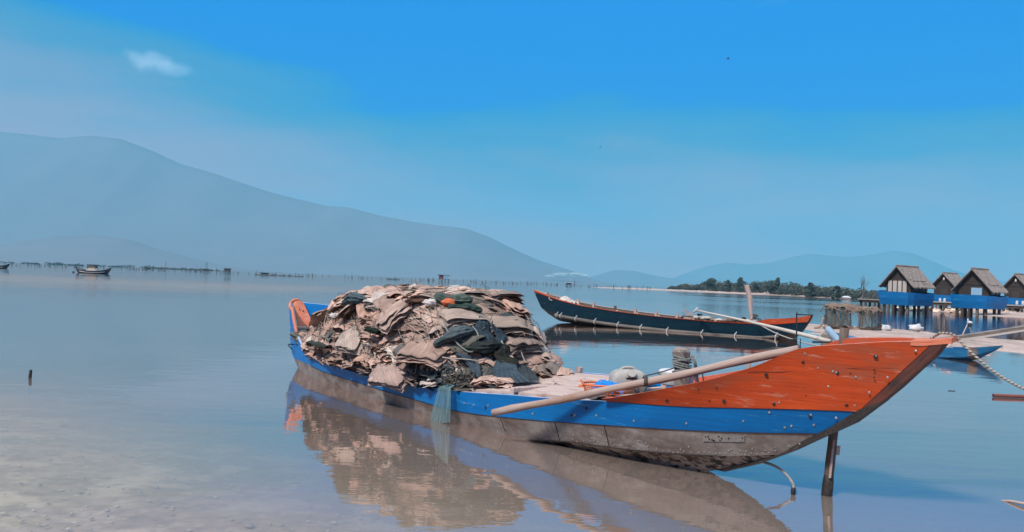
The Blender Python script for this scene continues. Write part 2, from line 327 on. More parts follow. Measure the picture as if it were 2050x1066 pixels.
# ------------------------------------------------------------------ water
def water_mat():
    m, nt, out = newmat('calm_lagoon_water'); N = nt.nodes.new; K = nt.links.new
    t = N('ShaderNodeTexCoord'); src = t.outputs['Object']
    def noise(scale, det, loc=(0, 0, 0), rough=.5):
        mp = N('ShaderNodeMapping'); mp.inputs['Scale'].default_value = scale; mp.inputs['Location'].default_value = loc; K(src, mp.inputs[0])
        n = N('ShaderNodeTexNoise'); n.inputs['Scale'].default_value = 1; n.inputs['Detail'].default_value = det; n.inputs['Roughness'].default_value = rough; K(mp.outputs[0], n.inputs[0]); return n.outputs[0]
    def rng(v, a, b, c, d):
        r = N('ShaderNodeMapRange'); r.inputs['From Min'].default_value = a; r.inputs['From Max'].default_value = b; r.inputs['To Min'].default_value = c; r.inputs['To Max'].default_value = d
        r.interpolation_type = 'SMOOTHSTEP'; K(v, r.inputs[0]); return r.outputs[0]
    def mth(op, a, b=None):
        x = N('ShaderNodeMath'); x.operation = op
        for i, q in enumerate((a, b)):
            if q is None: continue
            if isinstance(q, (int, float)): x.inputs[i].default_value = q
            else: K(q, x.inputs[i])
        return x.outputs[0]
    sp = N('ShaderNodeSeparateXYZ'); K(src, sp.inputs[0]); X, Y = sp.outputs[0], sp.outputs[1]
    big = noise((.35, .9, 1), 2); mid = noise((1.6, 4.5, 1), 3, (3, 1, 0)); fine = noise((5, 16, 1), 3, (9, 4, 0))
    # breezy patch: right half, beyond the near boat; calm elsewhere
    ps = rng(mth('ADD', Y, mth('MULTIPLY', noise((.06, .2, 1), 3, (5, 5, 0)), 18.0)), 40, 56, 0, 1)
    patch = rng(noise((.012, .045, 1), 4, (2.2, .7, 0)), .42, .60, .15, 1)
    amt = mth('ADD', mth('MULTIPLY', mth('MULTIPLY', ps, patch), 1.0), .0)
    h = mth('ADD', mth('MULTIPLY', big, .007), mth('MULTIPLY', mid, .0026))
    h = mth('ADD', h, mth('MULTIPLY', mth('ADD', mth('MULTIPLY', mid, .016), mth('MULTIPLY', fine, .006)), amt))
    bp = N('ShaderNodeBump'); bp.inputs['Strength'].default_value = 1; bp.inputs['Distance'].default_value = 1.0; K(h, bp.inputs['Height'])
    # Schlick reflectance, the same from above and below (so daylight reaches the bed)
    ge = N('ShaderNodeNewGeometry'); dt = N('ShaderNodeVectorMath'); dt.operation = 'DOT_PRODUCT'; K(ge.outputs['Incoming'], dt.inputs[0]); K(bp.outputs[0], dt.inputs[1])
    cth = mth('MINIMUM', mth('ABSOLUTE', dt.outputs['Value']), 1.0)
    frv = mth('ADD', mth('MULTIPLY', mth('POWER', mth('SUBTRACT', 1.0, cth), 5.0), .965), .035)
    gl = N('ShaderNodeBsdfGlossy'); gl.inputs['Color'].default_value = (1.0, .85, .79, 1); K(bp.outputs[0], gl.inputs['Normal'])
    K(rng(amt, 0, 1, .025, .10), gl.inputs['Roughness'])
    # silty water body
    df = N('ShaderNodeBsdfDiffuse')
    murk = N('ShaderNodeMix'); murk.data_type = 'RGBA'; murk.inputs[6].default_value = (.232, .176, .150, 1); murk.inputs[7].default_value = (.280, .222, .188, 1)
    K(rng(noise((.10, .25, 1), 4), .38, .62, 0, 1), murk.inputs[0]); silt = N('ShaderNodeMix'); silt.data_type = 'RGBA'; K(murk.outputs[2], silt.inputs[6]); silt.inputs[7].default_value = (.50, .39, .30, 1); K(silt.outputs[2], df.inputs[0])
    tr = N('ShaderNodeBsdfTransparent'); tr.inputs[0].default_value = (.95, .95, .93, 1)
    # clear shallows close to the shore on the left
    sh = rng(mth('ADD', mth('ADD', Y, mth('MULTIPLY', X, .75)), mth('MULTIPLY', noise((.5, .9, 1), 3), 2.0)), 3.0, 9.2, .78, .06)
    body = N('ShaderNodeMixShader'); K(sh, body.inputs[0]); K(df.outputs[0], body.inputs[1]); K(tr.outputs[0], body.inputs[2])
    film = mth('MULTIPLY', rng(sh, .06, .78, 1, 0), .26)
    yw = mth('ADD', Y, mth('MULTIPLY', noise((.03, .05, 1), 4, (1, 8, 0)), 50.0))
    band = mth('MULTIPLY', mth('MULTIPLY', rng(yw, 62, 96, 0, 1), rng(yw, 105, 175, 1, 0)), rng(X, -22, -8, 1, 0))
    frf = mth('MULTIPLY', mth('ADD', mth('MULTIPLY', frv, .97), film), mth('SUBTRACT', 1.0, mth('MULTIPLY', band, .34)))
    K(mth('MAXIMUM', rng(sh, .06, .78, 0, 1), mth('MULTIPLY', band, .5)), silt.inputs[0])
    mx = N('ShaderNodeMixShader'); K(frf, mx.inputs[0]); K(body.outputs[0], mx.inputs[1]); K(gl.outputs[0], mx.inputs[2])
    K(mx.outputs[0], out.inputs[0]); return m
def struct(o): o['kind'] = 'structure'; return o
xs = [-9000, -3000, -800, -200, -60, -20, 0, 20, 60, 200, 800, 3000, 9000]; ys = [-300, -60, -10, 5, 15, 30, 60, 150, 400, 1000, 3000, 6000, 9500]
b = MB(); b.grid([[(x, y, 0) for x in xs] for y in ys]); b.build('water', water_mat(), kind='structure')
bpy.data.objects['water'].location = (0, 0, 0)
me = bpy.data.objects['water'].data
# keep object space = world space for the water's texture
for v, p in zip(me.vertices, [(x, y, 0) for y in ys for x in xs]): v.co = p
# seabed, shelving up towards the viewer's shore on the left
def vnoise(x, y, seed=0):
    s = 0; a = 1; f = 1
    for k in range(4):
        s += a*math.sin(x*f*1.3+seed+k*1.7+1.6*math.sin(y*f*.9+k))*math.cos(y*f*1.1+seed*2+k*2.3+1.3*math.sin(x*f*.7)); a *= .5; f *= 2.1
    return s
def bed_z(x, y):
    return -min(.75, max(.07, .08+.05*(y+.75*x-3.2)))+.02*vnoise(x*.8, y*.8)
b = MB(); gx = [-40+i*.8 for i in range(90)]; gy = [-8+i*.5 for i in range(90)]
b.grid([[(x, y, bed_z(x, y)-.01) for x in gx] for y in gy])
b.grid([[(x, y, -1.0-.001*y/100) for x in xs] for y in ys])
o = b.build('seabed', MT['seabed'], smooth=True, kind='structure')
# pebbles lying on the shallow bed
rnd = random.Random(5)
b = MB()
for i in range(330):
    px = 900*rnd.random()**1.35; py = 1120-330*rnd.random()**1.6
    p = on_z(px, py, -.06)
    if p.y+.75*p.x > 6.5: continue
    s = rnd.uniform(.006, .022)*(2.0 if rnd.random() < .06 else 1)
    g = rnd.uniform(.45, 1.05)
    a = rnd.uniform(0, PI)
    b.blobby((p.x, p.y, bed_z(p.x, p.y)+s*.15), s, s*.7, s*.28, i, .12, 5, col=(g, g*.97, g*.93), ex=(math.cos(a), math.sin(a), 0), ey=(-math.sin(a), math.cos(a), 0))
b.build('pebbles', MT['stone'], smooth=True, label='pale pebbles and shell bits under the shallow water at lower left', category='pebbles', kind='stuff')

# ------------------------------------------------------------------ sandbars
def in_poly(x, y, P):
    c = False; n = len(P)
    for i in range(n):
        x1, y1 = P[i]; x2, y2 = P[(i+1) % n]
        if (y1 > y) != (y2 > y) and x < (x2-x1)*(y-y1)/(y2-y1)+x1: c = not c
    return c
def sd(x, y, P):
    d = 1e9; n = len(P)
    for i in range(n):
        x1, y1 = P[i]; x2, y2 = P[(i+1) % n]; dx, dy = x2-x1, y2-y1
        t = max(0, min(1, ((x-x1)*dx+(y-y1)*dy)/(dx*dx+dy*dy))); d = min(d, math.hypot(x-x1-t*dx, y-y1-t*dy))
    return d if in_poly(x, y, P) else -d
def sandbar(pix, step, h=.12, slope=.05, amp=.02):
    P = [tuple(on_z(a, c, 0)[:2]) for a, c in pix]
    x0 = min(p[0] for p in P)-2; x1 = max(p[0] for p in P)+2; y0 = min(p[1] for p in P)-2; y1 = max(p[1] for p in P)+2
    nx = int((x1-x0)/step)+1; ny = int((y1-y0)/step)+1; G = []
    for j in range(ny):
        row = []
        for i in range(nx):
            x = x0+i*step; y = y0+j*step; d = sd(x, y, P)
            z = max(-.3, min(h, d*slope))+amp*vnoise(x*.9, y*.9, 2)+amp*.4*vnoise(x*3, y*3, 5)*(1 if d > 0 else 0)
            row.append((x, y, z))
        G.append(row)
    b = MB(); b.grid(G); return b.build('sandbar', MT['sand'], smooth=True, kind='structure')
sandbar([(1590, 655), (1618, 649), (1660, 652), (1775, 659), (1860, 665), (1907, 671), (1995, 679), (2120, 689), (2120, 716), (2050, 711), (2012, 704), (1960, 712), (1880, 716), (1760, 706), (1690, 700), (1650, 686), (1625, 668)], .35)
sandbar([(1835, 616), (1900, 617), (2000, 619), (2200, 624), (2200, 645), (2050, 637), (2000, 634), (1940, 628), (1870, 624)], .9, h=.25, slope=.06, amp=.04)
sandbar([(1330, 581), (1480, 583), (1760, 594), (1900, 600), (2200, 608), (2200, 612), (1900, 605), (1760, 601), (1700, 600), (1560, 592), (1400, 585.5)], 12, h=.5, slope=.04, amp=.06)

# ------------------------------------------------------------------ mountains
def mountain(sil, Y, depth_f, depth_b, seed, name='mountain'):
    pts = []
    for px, py in sil:
        p = on_y(px, py, Y); pts.append((p.x, max(0, p.z)))
    x0, x1 = pts[0][0], pts[-1][0]; nx = 150; G = []
    rows = [(-1, 0), (-.85, .10), (-.7, .24), (-.5, .42), (-.33, .60), (-.18, .78), (-.08, .92), (0, 1), (.2, .85), (.5, .5), (1, 0)]
    for (v, hgt) in rows:
        row = []
        for i in range(nx+1):
            x = x0+(x1-x0)*i/nx; h = lerp_tab(pts, x)
            y = Y+(v*depth_f if v < 0 else v*depth_b)
            rg = abs(math.sin(x/170+seed+vnoise(x/400, y/500, seed)*.8))
            k = hgt*(1-.035*rg*min(1, (1-hgt)*3)) if v < 0 else hgt
            z = h*k+h*.003*vnoise(x/60, y/60, seed)*(1 if v else .5)
            row.append((x*(y/Y)**.15, y, max(-4, z) if hgt > 0 else -4))
        G.append(row)
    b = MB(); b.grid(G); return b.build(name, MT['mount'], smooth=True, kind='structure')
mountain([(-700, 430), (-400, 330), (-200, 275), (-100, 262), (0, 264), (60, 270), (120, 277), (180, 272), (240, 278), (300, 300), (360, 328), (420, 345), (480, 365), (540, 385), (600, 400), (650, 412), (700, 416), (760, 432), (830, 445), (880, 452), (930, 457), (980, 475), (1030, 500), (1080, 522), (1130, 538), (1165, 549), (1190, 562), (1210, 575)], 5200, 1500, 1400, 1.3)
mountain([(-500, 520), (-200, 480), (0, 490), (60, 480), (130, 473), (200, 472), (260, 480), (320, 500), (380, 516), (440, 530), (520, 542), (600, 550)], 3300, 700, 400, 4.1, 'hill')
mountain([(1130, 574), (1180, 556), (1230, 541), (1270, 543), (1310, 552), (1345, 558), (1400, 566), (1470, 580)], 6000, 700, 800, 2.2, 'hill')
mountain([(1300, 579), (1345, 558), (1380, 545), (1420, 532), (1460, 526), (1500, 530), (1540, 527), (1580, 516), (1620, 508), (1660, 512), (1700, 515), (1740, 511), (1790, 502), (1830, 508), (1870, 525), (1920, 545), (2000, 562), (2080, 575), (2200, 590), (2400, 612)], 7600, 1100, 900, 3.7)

# ------------------------------------------------------------------ hull builder
PROF_A = [(0, .12), (.04, .36), (.09, .55), (.15, .70), (.25, .87), (.4, .98), (.52, 1), (.64, .95), (.75, .82), (.85, .60), (.93, .34), (1, .065)]
PROF_B = [(0, .06), (.06, .30), (.14, .56), (.25, .80), (.4, .96), (.52, 1), (.64, .96), (.76, .82), (.87, .52), (.94, .28), (1, .06)]
class Hull:
    def __init__(s, A, Bp, beam, prof, heel=0.0):
        s.heel = heel
        s.A = Vector((A[0], A[1], 0)); d = Vector((Bp[0]-A[0], Bp[1]-A[1], 0)); s.L = d.length; s.D = d.normalized()
        s.n = Vector((s.D.y, -s.D.x, 0))
        if s.n.y > 0: s.n = -s.n              # towards the camera side
        s.beam = beam; s.prof = prof; s.lines = {}
    def pt(s, t, off, z): return s.A+s.D*(t*s.L)+s.n*off+Vector((0, 0, z-off*s.heel))
    def plane(s, px, py, off):
        d = pxdir(px, py); k = (off-(CP-s.A).dot(s.n))/d.dot(s.n); P = CP+d*k
        return (P-s.A).dot(s.D)/s.L, P.z+off*s.heel
    def solve(s, px, py, bf):
        off = .3
        for _ in range(40):
            t, z = s.plane(px, py, off); off = .5*off+.5*bf(t)
        return t, z
    def line(s, name, pix, ts, end, bm, pre=(), z_end=None):
        te, ze = s.plane(end[0], end[1], .05)
        bf = lambda t: bm*s.beam*lerp_tab(s.prof, min(1, max(0, (t-ts)/(te-ts))))
        tab = list(pre)
        for px, py in pix:
            t, z = s.solve(px, py, bf)
            if (not tab or t > tab[-1][0]+.003) and t < te-.004: tab.append((t, z))
        tab.append((te, ze))
        s.lines[name] = (ts, te, tab, bf)
    def P(s, name, t, side=1, inset=0, dz=0):
        ts, te, tab, bf = s.lines[name]; return s.pt(t, side*max(.004, bf(t)-inset), smooth_tab(tab, t)+dz)
    def plank(s, top, bot, side=1, th=.035, t0=None, t1=None, N=70, out=0.0, mi=0, mb=None, edge_mi=None):
        b = mb or MB()
        a0, a1 = s.lines[top][0], s.lines[top][1]; c0, c1 = s.lines[bot][0], s.lines[bot][1]
        if t0 is not None: a0 = c0 = t0
        if t1 is not None: a1 = c1 = t1
        rows = [[], [], [], []]; uv = [[], [], [], []]
        for i in range(N+1):
            u = i/N; ta = a0+(a1-a0)*u; tb = c0+(c1-c0)*u
            for r, (nm, t, ins) in enumerate(((bot, tb, -out), (top, ta, -out), (top, ta, th), (bot, tb, th))):
                p = s.P(nm, t, side, ins); rows[r].append(p); uv[r].append((t*s.L, p.z+(r > 1)*.05))
        R_ = rows+[rows[0]]; U_ = uv+[uv[0]]
        n = N+1
        for k in range(4):
            m_ = mi if (k != 1 or edge_mi is None) else edge_mi
            g = [R_[k], R_[k+1]] if side > 0 else [R_[k+1], R_[k]]; gu = [U_[k], U_[k+1]] if side > 0 else [U_[k+1], U_[k]]
            b.grid(g, m_, gu)
        for e in (0, N):
            vs = [rows[k][e] for k in range(4)]; b.add(vs, [(0, 1, 2, 3)], mi, [(0, 0)]*4)
        return b
    def surfpt(s, top, bot, px, py):     # point on the outer near face for a photo pixel
        off = .4
        for _ in range(40):
            t, z = s.plane(px, py, off)
            zt, zb = smooth_tab(s.lines[top][2], t), smooth_tab(s.lines[bot][2], t)
            k = max(0, min(1, (z-zb)/max(1e-4, zt-zb))); o2 = s.lines[top][3](t)*k+s.lines[bot][3](t)*(1-k); off = .5*off+.5*o2
        return s.pt(t, off, z)
def smooth_tab(tab, x):
    # monotone-ish smoothing: average of linear interpolation around x
    w = .012; return (lerp_tab(tab, x-w)+2*lerp_tab(tab, x)+lerp_tab(tab, x+w))/4

# ------------------------------------------------------------------ near fishing boat
HB = Hull((-3.85, 14.3), (2.43, 6.2), .78, PROF_A, heel=.11)
HB.line('sheer', [(585, 622), (587, 645), (593, 670), (603, 692), (620, 706), (653, 726), (681, 737), (718, 748.5), (748, 757), (785, 765), (822, 770), (870, 777), (912, 783.5), (982, 789), (1038, 792.5), (1061, 795), (1120, 799), (1203, 803.6), (1290, 809.6), (1380, 815.6), (1500, 818), (1560, 819.5), (1620, 821)],
        0.0, (1718, 825), 1.0, pre=[(0, 1.08), (.02, 1.05)])
HB.line('bandlow', [(613, 728), (644, 743), (687, 757), (729, 769.6), (785, 788), (827, 799), (870, 812), (912, 823), (982, 833), (1066, 841), (1170, 848.6), (1260, 854.6), (1380, 862), (1500, 866.5), (1560, 867.6)],
        .012, (1640, 868), .96, pre=[(.012, .62), (.05, .35), (.09, .24)])
HB.line('chine', [(1140, 884), (1200, 893), (1300, 905), (1400, 912), (1500, 914)],
        .04, (1572, 909), .86, pre=[(.04, .12), (.12, -.03), (.3, -.06), (.5, -.05), (.66, -.02)])
HB.line('keel', [(1400, 945), (1450, 941)], .06, (1470, 936), .42, pre=[(.06, -.02), (.2, -.16), (.5, -.17), (.75, -.08)])
HB.line('bowtop', [(1203, 801), (1290, 787), (1350, 775), (1395, 767.6), (1440, 757), (1485, 743.6), (1510, 735), (1540, 724), (1575, 706), (1596, 697), (1640, 694), (1700, 690), (1760, 686), (1820, 684)],
        0.0, (1868, 687), 1.02)
tb0 = HB.lines['bowtop'][2][0][0]
boat = thing('fishing_boat', HB.pt(.5, 0, 0), 'long wooden fishing boat with blue sides and orange bow, loaded with a heap of nets', 'fishing boat')
def rivets(b, hull, top, bot, pts, mi=1, r=.011):
    for px, py in pts:
        p = hull.surfpt(top, bot, px, py); b.blobby(p+hull.n*.002, r, r*.35, r, 1, 0, 5, mi, ex=hull.D, ey=hull.n)
rnd = random.Random(11)
# near blue side plank with its bolts
b = HB.plank('sheer', 'bandlow', 1, .035, N=110, edge_mi=2)
rivets(b, HB, 'sheer', 'bandlow', [(929, 808), (948, 811), (977, 812), (1020, 823), (1066, 829), (1147, 833), (1151, 831), (1194, 832), (1269, 843), (1374, 848), (1488, 843), (1540, 826), (1571, 856), (1584, 853), (1629, 851), (1623, 831), (1674, 837), (880, 786), (857, 790)])
rivets(b, HB, 'sheer', 'bandlow', [(1174, 818), (972, 816), (1145, 832), (1622, 833)], 3, .017)
b.build('side_plank', [MT['blue'], MT['rivet'], MT['blue_edge'], MT['rust_and_shade']], boat, smooth=False)
HB.plank('sheer', 'bandlow', -1, .035, N=110, edge_mi=1).build('side_plank', [MT['blue'], MT['blue_edge']], boat)
# orange bow boards
b = HB.plank('bowtop', 'sheer', 1, .035, t0=None, N=90, out=.002, edge_mi=2) if False else None
def bowboard(side):
    b = MB(); N = 90; rows = [[], [], [], []]; uv = [[], [], [], []]
    e0, e1 = HB.lines['bowtop'][1], HB.lines['sheer'][1]
    for i in range(N+1):
        u = i/N; ta = tb0+(e0-tb0)*u; tb = tb0+(e1-tb0)*u
        for r, (nm, t, ins, dz) in enumerate((('sheer', tb, -.003, .002), ('bowtop', ta, -.003, .003), ('bowtop', ta, .04, .003), ('sheer', tb, .04, .002))):
            p = HB.P(nm, t, side, ins, dz); rows[r].append(p); uv[r].append((t*HB.L, p.z))
    R_ = rows+[rows[0]]; U_ = uv+[uv[0]]
    for k in range(4):
        g = [R_[k], R_[k+1]]; gu = [U_[k], U_[k+1]]
        if side < 0: g.reverse(); gu.reverse()
        b.grid(g, 1 if k == 1 else 0, gu)
    for e in (0, N): b.add([rows[k][e] for k in range(4)], [(0, 1, 2, 3)], 0, [(0, 0)]*4)
    return b
b = bowboard(1)
for (px, py) in [(1335, 801), (1420, 803), (1449, 803), (1534, 751), (1549, 809), (1607, 725), (1676, 747), (1702, 748), (1753, 715), (1694, 811), (1750, 741), (1750, 756), (1613, 792), (1398, 780), (1434, 777)]:
    p = HB.surfpt('bowtop', 'sheer', px, py); rr = .017 if px in (1335, 1449, 1607, 1676, 1753, 1694, 1549, 1534) else .008
    b.blobby(p+HB.n*.001, rr, rr*.22, rr*.8, px, .15, 6, 3, ex=HB.D, ey=HB.n)
for (px, py) in [(1611, 708), (1833, 703), (1777, 756), (1740, 786), (1711, 812), (1638, 737), (1667, 744), (1658, 774), (1754, 714), (1674, 746), (1713, 755), (1560, 806)]:
    p = HB.surfpt('bowtop', 'sheer', px, py); b.blobby(p+HB.n*.002, .009, .003, .009, px, .1, 5, 2, ex=HB.D, ey=HB.n)
b.build('bow_board', [MT['orange'], MT['orange_edge'], MT['rivet'], MT['rust_and_shade']], boat)
bowboard(-1).build('bow_board', [MT['orange'], MT['orange_edge']], boat)
# dark open seam above the blue plank, a painted shadow line below it, and two cracks in the orange board
for nm_, lab_, t0_, t1_, dz_ in (('sheer', 'seam_and_shade_line', tb0, HB.lines['sheer'][1], .001), ('bandlow', 'seam_and_shade_line', .2, HB.lines['bandlow'][1], -.002)):
    b_ = MB(); b_.tube([HB.P(nm_, t0_+(t1_-t0_)*k/90, 1, -.0025, dz_) for k in range(91)], .0034, 5); b_.build(nm_ if False else lab_, MT['rust_and_shade'], boat)
for cr_ in (((1497, 746), (1530, 744.5), (1560, 745.5), (1604, 743)), ((1690, 738), (1740, 737), (1790, 738))):
    b_ = MB(); b_.tube([HB.surfpt('bowtop', 'sheer', *q_)-HB.n*.0004 for q_ in cr_], .0016, 4); b_.build('crack', MT['stem'], boat)
# hull sheets
b = HB.plank('bandlow', 'chine', 1, .02, N=110)
pts = []
rr_ = random.Random(3)
for px in range(1085, 1560, 12):
    yb = lerp_tab([(1085, 880), (1140, 884), (1200, 893), (1300, 905), (1400, 912), (1500, 914), (1560, 908)], px)
    pts.append((px+rr_.uniform(-4, 4), yb-rr_.uniform(2, 7)));
    if rr_.random() < .5: pts.append((px+rr_.uniform(-6, 6), yb-rr_.uniform(8, 16)))
pts += [(1207, 866), (1215, 877), (1279, 883), (1298, 893), (1390, 871), (1412, 880), (1492, 872), (1490, 884), (1601, 889), (1580, 893), (960, 848), (1004, 853)]
rivets(b, HB, 'bandlow', 'chine', pts, 1, .0075)
# overlapping seams between the sheets, and a nailed patch
for (xa, ya, xb, yb) in ((1210, 853, 1221, 898), (1111, 845, 1121, 884), (1002, 838, 1012, 864)):
    q = [HB.surfpt('bandlow', 'chine', xa+(xb-xa)*k/6, ya+(yb-ya)*k/6)+HB.n*.003 for k in range(7)]; b.tube(q, .004, 6, 2)
b.build('hull_sheet', [MT['plate'], MT['rivet'], MT['blackwood']], boat)
HB.plank('bandlow', 'chine', -1, .02, N=60).build('hull_sheet', [MT['plate']], boat)
c = [HB.surfpt('bandlow', 'chine', *q)+HB.n*.004 for q in ((1409, 869), (1492, 873), (1492, 885), (1409, 884))]
b = MB(); nn = HB.n*.006
b.add(c+[p+nn for p in c], [(4, 5, 6, 7), (0, 4, 7, 3), (1, 2, 6, 5), (0, 1, 5, 4), (3, 7, 6, 2)], 0, [(p.x, p.z) for p in c]*2)
rr_ = random.Random(8)
for k in range(12):
    u, v = rr_.uniform(.05, .95), rr_.uniform(.15, .85); p = (c[0]*(1-u)+c[1]*u)*(1-v)+(c[3]*(1-u)+c[2]*u)*v
    b.blobby(p+nn, .008, .004, .007, k, .1, 4, 1)
b.build('hull_patch', [MT['concrete'], MT['rust_and_shade']], boat, label='pale nailed patch on the hull')
b = HB.plank('chine', 'keel', 1, .02, N=80); HB.plank('chine', 'keel', -1, .02, N=80, mb=b)
b.build('hull_bottom', MT['bottom'], boat)
q = [HB.P('chine', t, 1, -.004) for t in [.6+.01*i for i in range(0, 33)] if t < HB.lines['chine'][1]]
MB().tube(q, .006, 6).build('chine_seam', MT['blackwood'], boat)
# stem post cut from the photo's side view, given real thickness
def slab(hull, inner, outer, hw, mb, mi=0, off=0.0):
    I = [hull.plane(px, py, off) for px, py in inner]; O = [hull.plane(px, py, off) for px, py in outer]
    n = len(I); vs = []; uv = []
    for sgn in (1, -1):
        for L_ in (I, O):
            for t, z in L_: vs.append(hull.pt(t, off+sgn*hw, z)); uv.append((t*hull.L*.7+z*.7, t*hull.L*.7-z*.7))
    fs = []
    for i in range(n-1):
        fs += [(i, i+1, n+i+1, n+i), (2*n+i, 3*n+i, 3*n+i+1, 2*n+i+1), (n+i, n+i+1, 3*n+i+1, 3*n+i), (i, 2*n+i, 2*n+i+1, i+1)]
    fs += [(0, n, 3*n, 2*n), (n-1, 3*n-1, 4*n-1, 2*n-1)]
    mb.add(vs, fs, mi, uv)
b = MB()
slab(HB, [(1862, 690), (1826, 722), (1790, 757), (1752, 792), (1712, 828)], [(1904, 676), (1876, 712), (1840, 744), (1803, 778), (1766, 808)], .05, b)
b.build('stem_post', MT['stem'], boat, label='bare dark red stem timber at the raised bow')
b = MB()
slab(HB, [(1724, 819), (1672, 852), (1632, 872), (1592, 892), (1560, 910), (1500, 925), (1440, 938)], [(1774, 802), (1712, 848), (1668, 868), (1628, 886), (1592, 903), (1530, 926), (1460, 942)], .058, b)
b.build('keel_timber', MT['blackwood'], boat, label='black tarred timber under the bow')
b = MB()    # little deck closing the bow top
te = HB.lines['bowtop'][1]
N = 8; rows = []
for i in range(N+1):
    t = te-.013+(.013+.012)*i/N; z = smooth_tab(HB.lines['bowtop'][2], min(t, te))+.010+.045*max(0, (i/N-.3))
    w = HB.lines['bowtop'][3](min(t, te))+.002
    rows.append([HB.pt(t, w, z), HB.pt(t, 0, z+.004), HB.pt(t, -w, z)])
b.grid(rows); rows2 = [[p-Vector((0, 0, .035)) for p in r] for r in rows]; b.grid([r[::-1] for r in rows2])
for k in (0, 2): b.grid([[r[k] for r in rows], [r[k] for r in rows2]])
b.grid([rows[-1], rows2[-1]]); b.grid([rows2[0], rows[0]])
b.build('bow_cap', MT['orange_edge'], boat)
# stern: curved orange edge, end board, small seat
b = MB()
for s_ in (1,):
    q = [HB.P('sheer', t, s_, .015) for t in [0.002+i*.0085 for i in range(15)]]
    b.tube(q, [.032]*3+[.030]*6+[.026]*6, 8)
b.tube([HB.pt(.002, o_*.08, 1.08+.035*(1-o_*o_)) for o_ in (-1, -.6, -.2, .2, .6, 1)], .030, 8)
b.build('stern_rail', MT['orange_edge'], boat, smooth=True)
b = MB(); rows = [[HB.pt(.014+.010*k, w_*(.085+.016*k), 1.08-.105*k+.03*(1-w_*w_)*(k == 0)) for w_ in (-1, -.5, 0, .5, 1)] for k in range(6)]
b.grid(rows); b.grid([[p-HB.D*.03 for p in r][::-1] for r in rows])
for (o_, z_) in ((.03, .97), (-.03, .93), (.04, .72), (.0, .72), (-.05, .70)): b.blobby(HB.pt(.024+(1-z_)*.05+.002, o_, z_), .012, .012, .012, 2, .1, 4, 1)
b.build('stern_board', [MT['orange_edge'], MT['rust_and_shade']], boat)
b = MB(); b.box(HB.pt(.062, 0, .665), HB.D, HB.n, (0, 0, 1), .10, .30, .018, 0, .006); b.build('stern_seat', MT['deck'], boat)
b = MB(); b.box(HB.pt(.115, .20, .42), HB.D, HB.n, (0, 0, 1), .05, .22, .015, 0, .004); b.build('stern_thwart', MT['concrete'], boat)
# floor, cross beams, deck
b = MB(); rows = []
for i in range(40):
    t = .06+i*.021; w = HB.lines['chine'][3](min(t, HB.lines['chine'][1]))*.97; z = smooth_tab(HB.lines['chine'][2], min(t, .9))+.10
    rows.append([HB.pt(t, w, z), HB.pt(t, 0, z-.02), HB.pt(t, -w, z)])
b.grid(rows, 0, [[(p.x*.7-p.y*.7, k*.4) for k, p in enumerate(r)] for r in rows]); b.build('floor_boards', MT['inner'], boat)
def gun_z(t): return smooth_tab(HB.lines['sheer'][2], t)
def gun_b(t): return HB.lines['sheer'][3](t)
for t in (.585, .600, .705, .795, .835):
    b = MB(); b.box(HB.pt(t, 0, gun_z(t)-.028), HB.D, HB.n, (0, 0, 1), .028, gun_b(t)-.03, .025, 0, .005)
    b.build('cross_beam', MT['deck'], boat)
b = MB(); rnd = random.Random(4); k = 0
w0 = -.66
while w0 < .60:
    w1 = w0+rnd.uniform(.14, .20); ta, tb_ = .618+rnd.uniform(0, .008), .79+rnd.uniform(-.01, .012)
    for j in range(6):
        t0_, t1_ = ta+(tb_-ta)*j/6, ta+(tb_-ta)*(j+1)/6
        sc0 = gun_b(t0_)/.78*.98; sc1 = gun_b(t1_)/.78*.98
        z0_, z1_ = gun_z(t0_)+.012+.004*k % .01, gun_z(t1_)+.012
        vs = [HB.pt(t0_, w0*sc0, z0_), HB.pt(t0_, (w1-.012)*sc0, z0_), HB.pt(t1_, (w1-.012)*sc1, z1_), HB.pt(t1_, w0*sc1, z1_)]
        dn = Vector((0, 0, .028))
        uvq = [(t0_*HB.L, w0+k), (t0_*HB.L, w1+k), (t1_*HB.L, w1+k), (t1_*HB.L, w0+k)]
        b.add(vs+[v-dn for v in vs], [(0, 3, 2, 1), (4, 5, 6, 7), (0, 1, 5, 4), (2, 3, 7, 6), (1, 2, 6, 5), (3, 0, 4, 7)], 0, uvq*2)
    w0 = w1; k += 1
b.build('deck', MT['deck'], boat)
for t in (.66, .735, .80, .3, .42, .2):
    for s_ in (1, -1):
        b = MB(); b.box(HB.pt(t, s_*(gun_b(t)-.055), gun_z(t)-.05), HB.D, HB.n, (0, 0, 1), .03, .025, .12 if s_ < 0 else .05, 0, .005)
        b.build('rib', MT['deck'], boat)
b = MB(); b.box(HB.pt(.632, -.52, gun_z(.632)+.07), HB.D, HB.n, (0, 0, 1), .045, .06, .07, 0, .008); b.build('mooring_block', MT['deck'], boat)
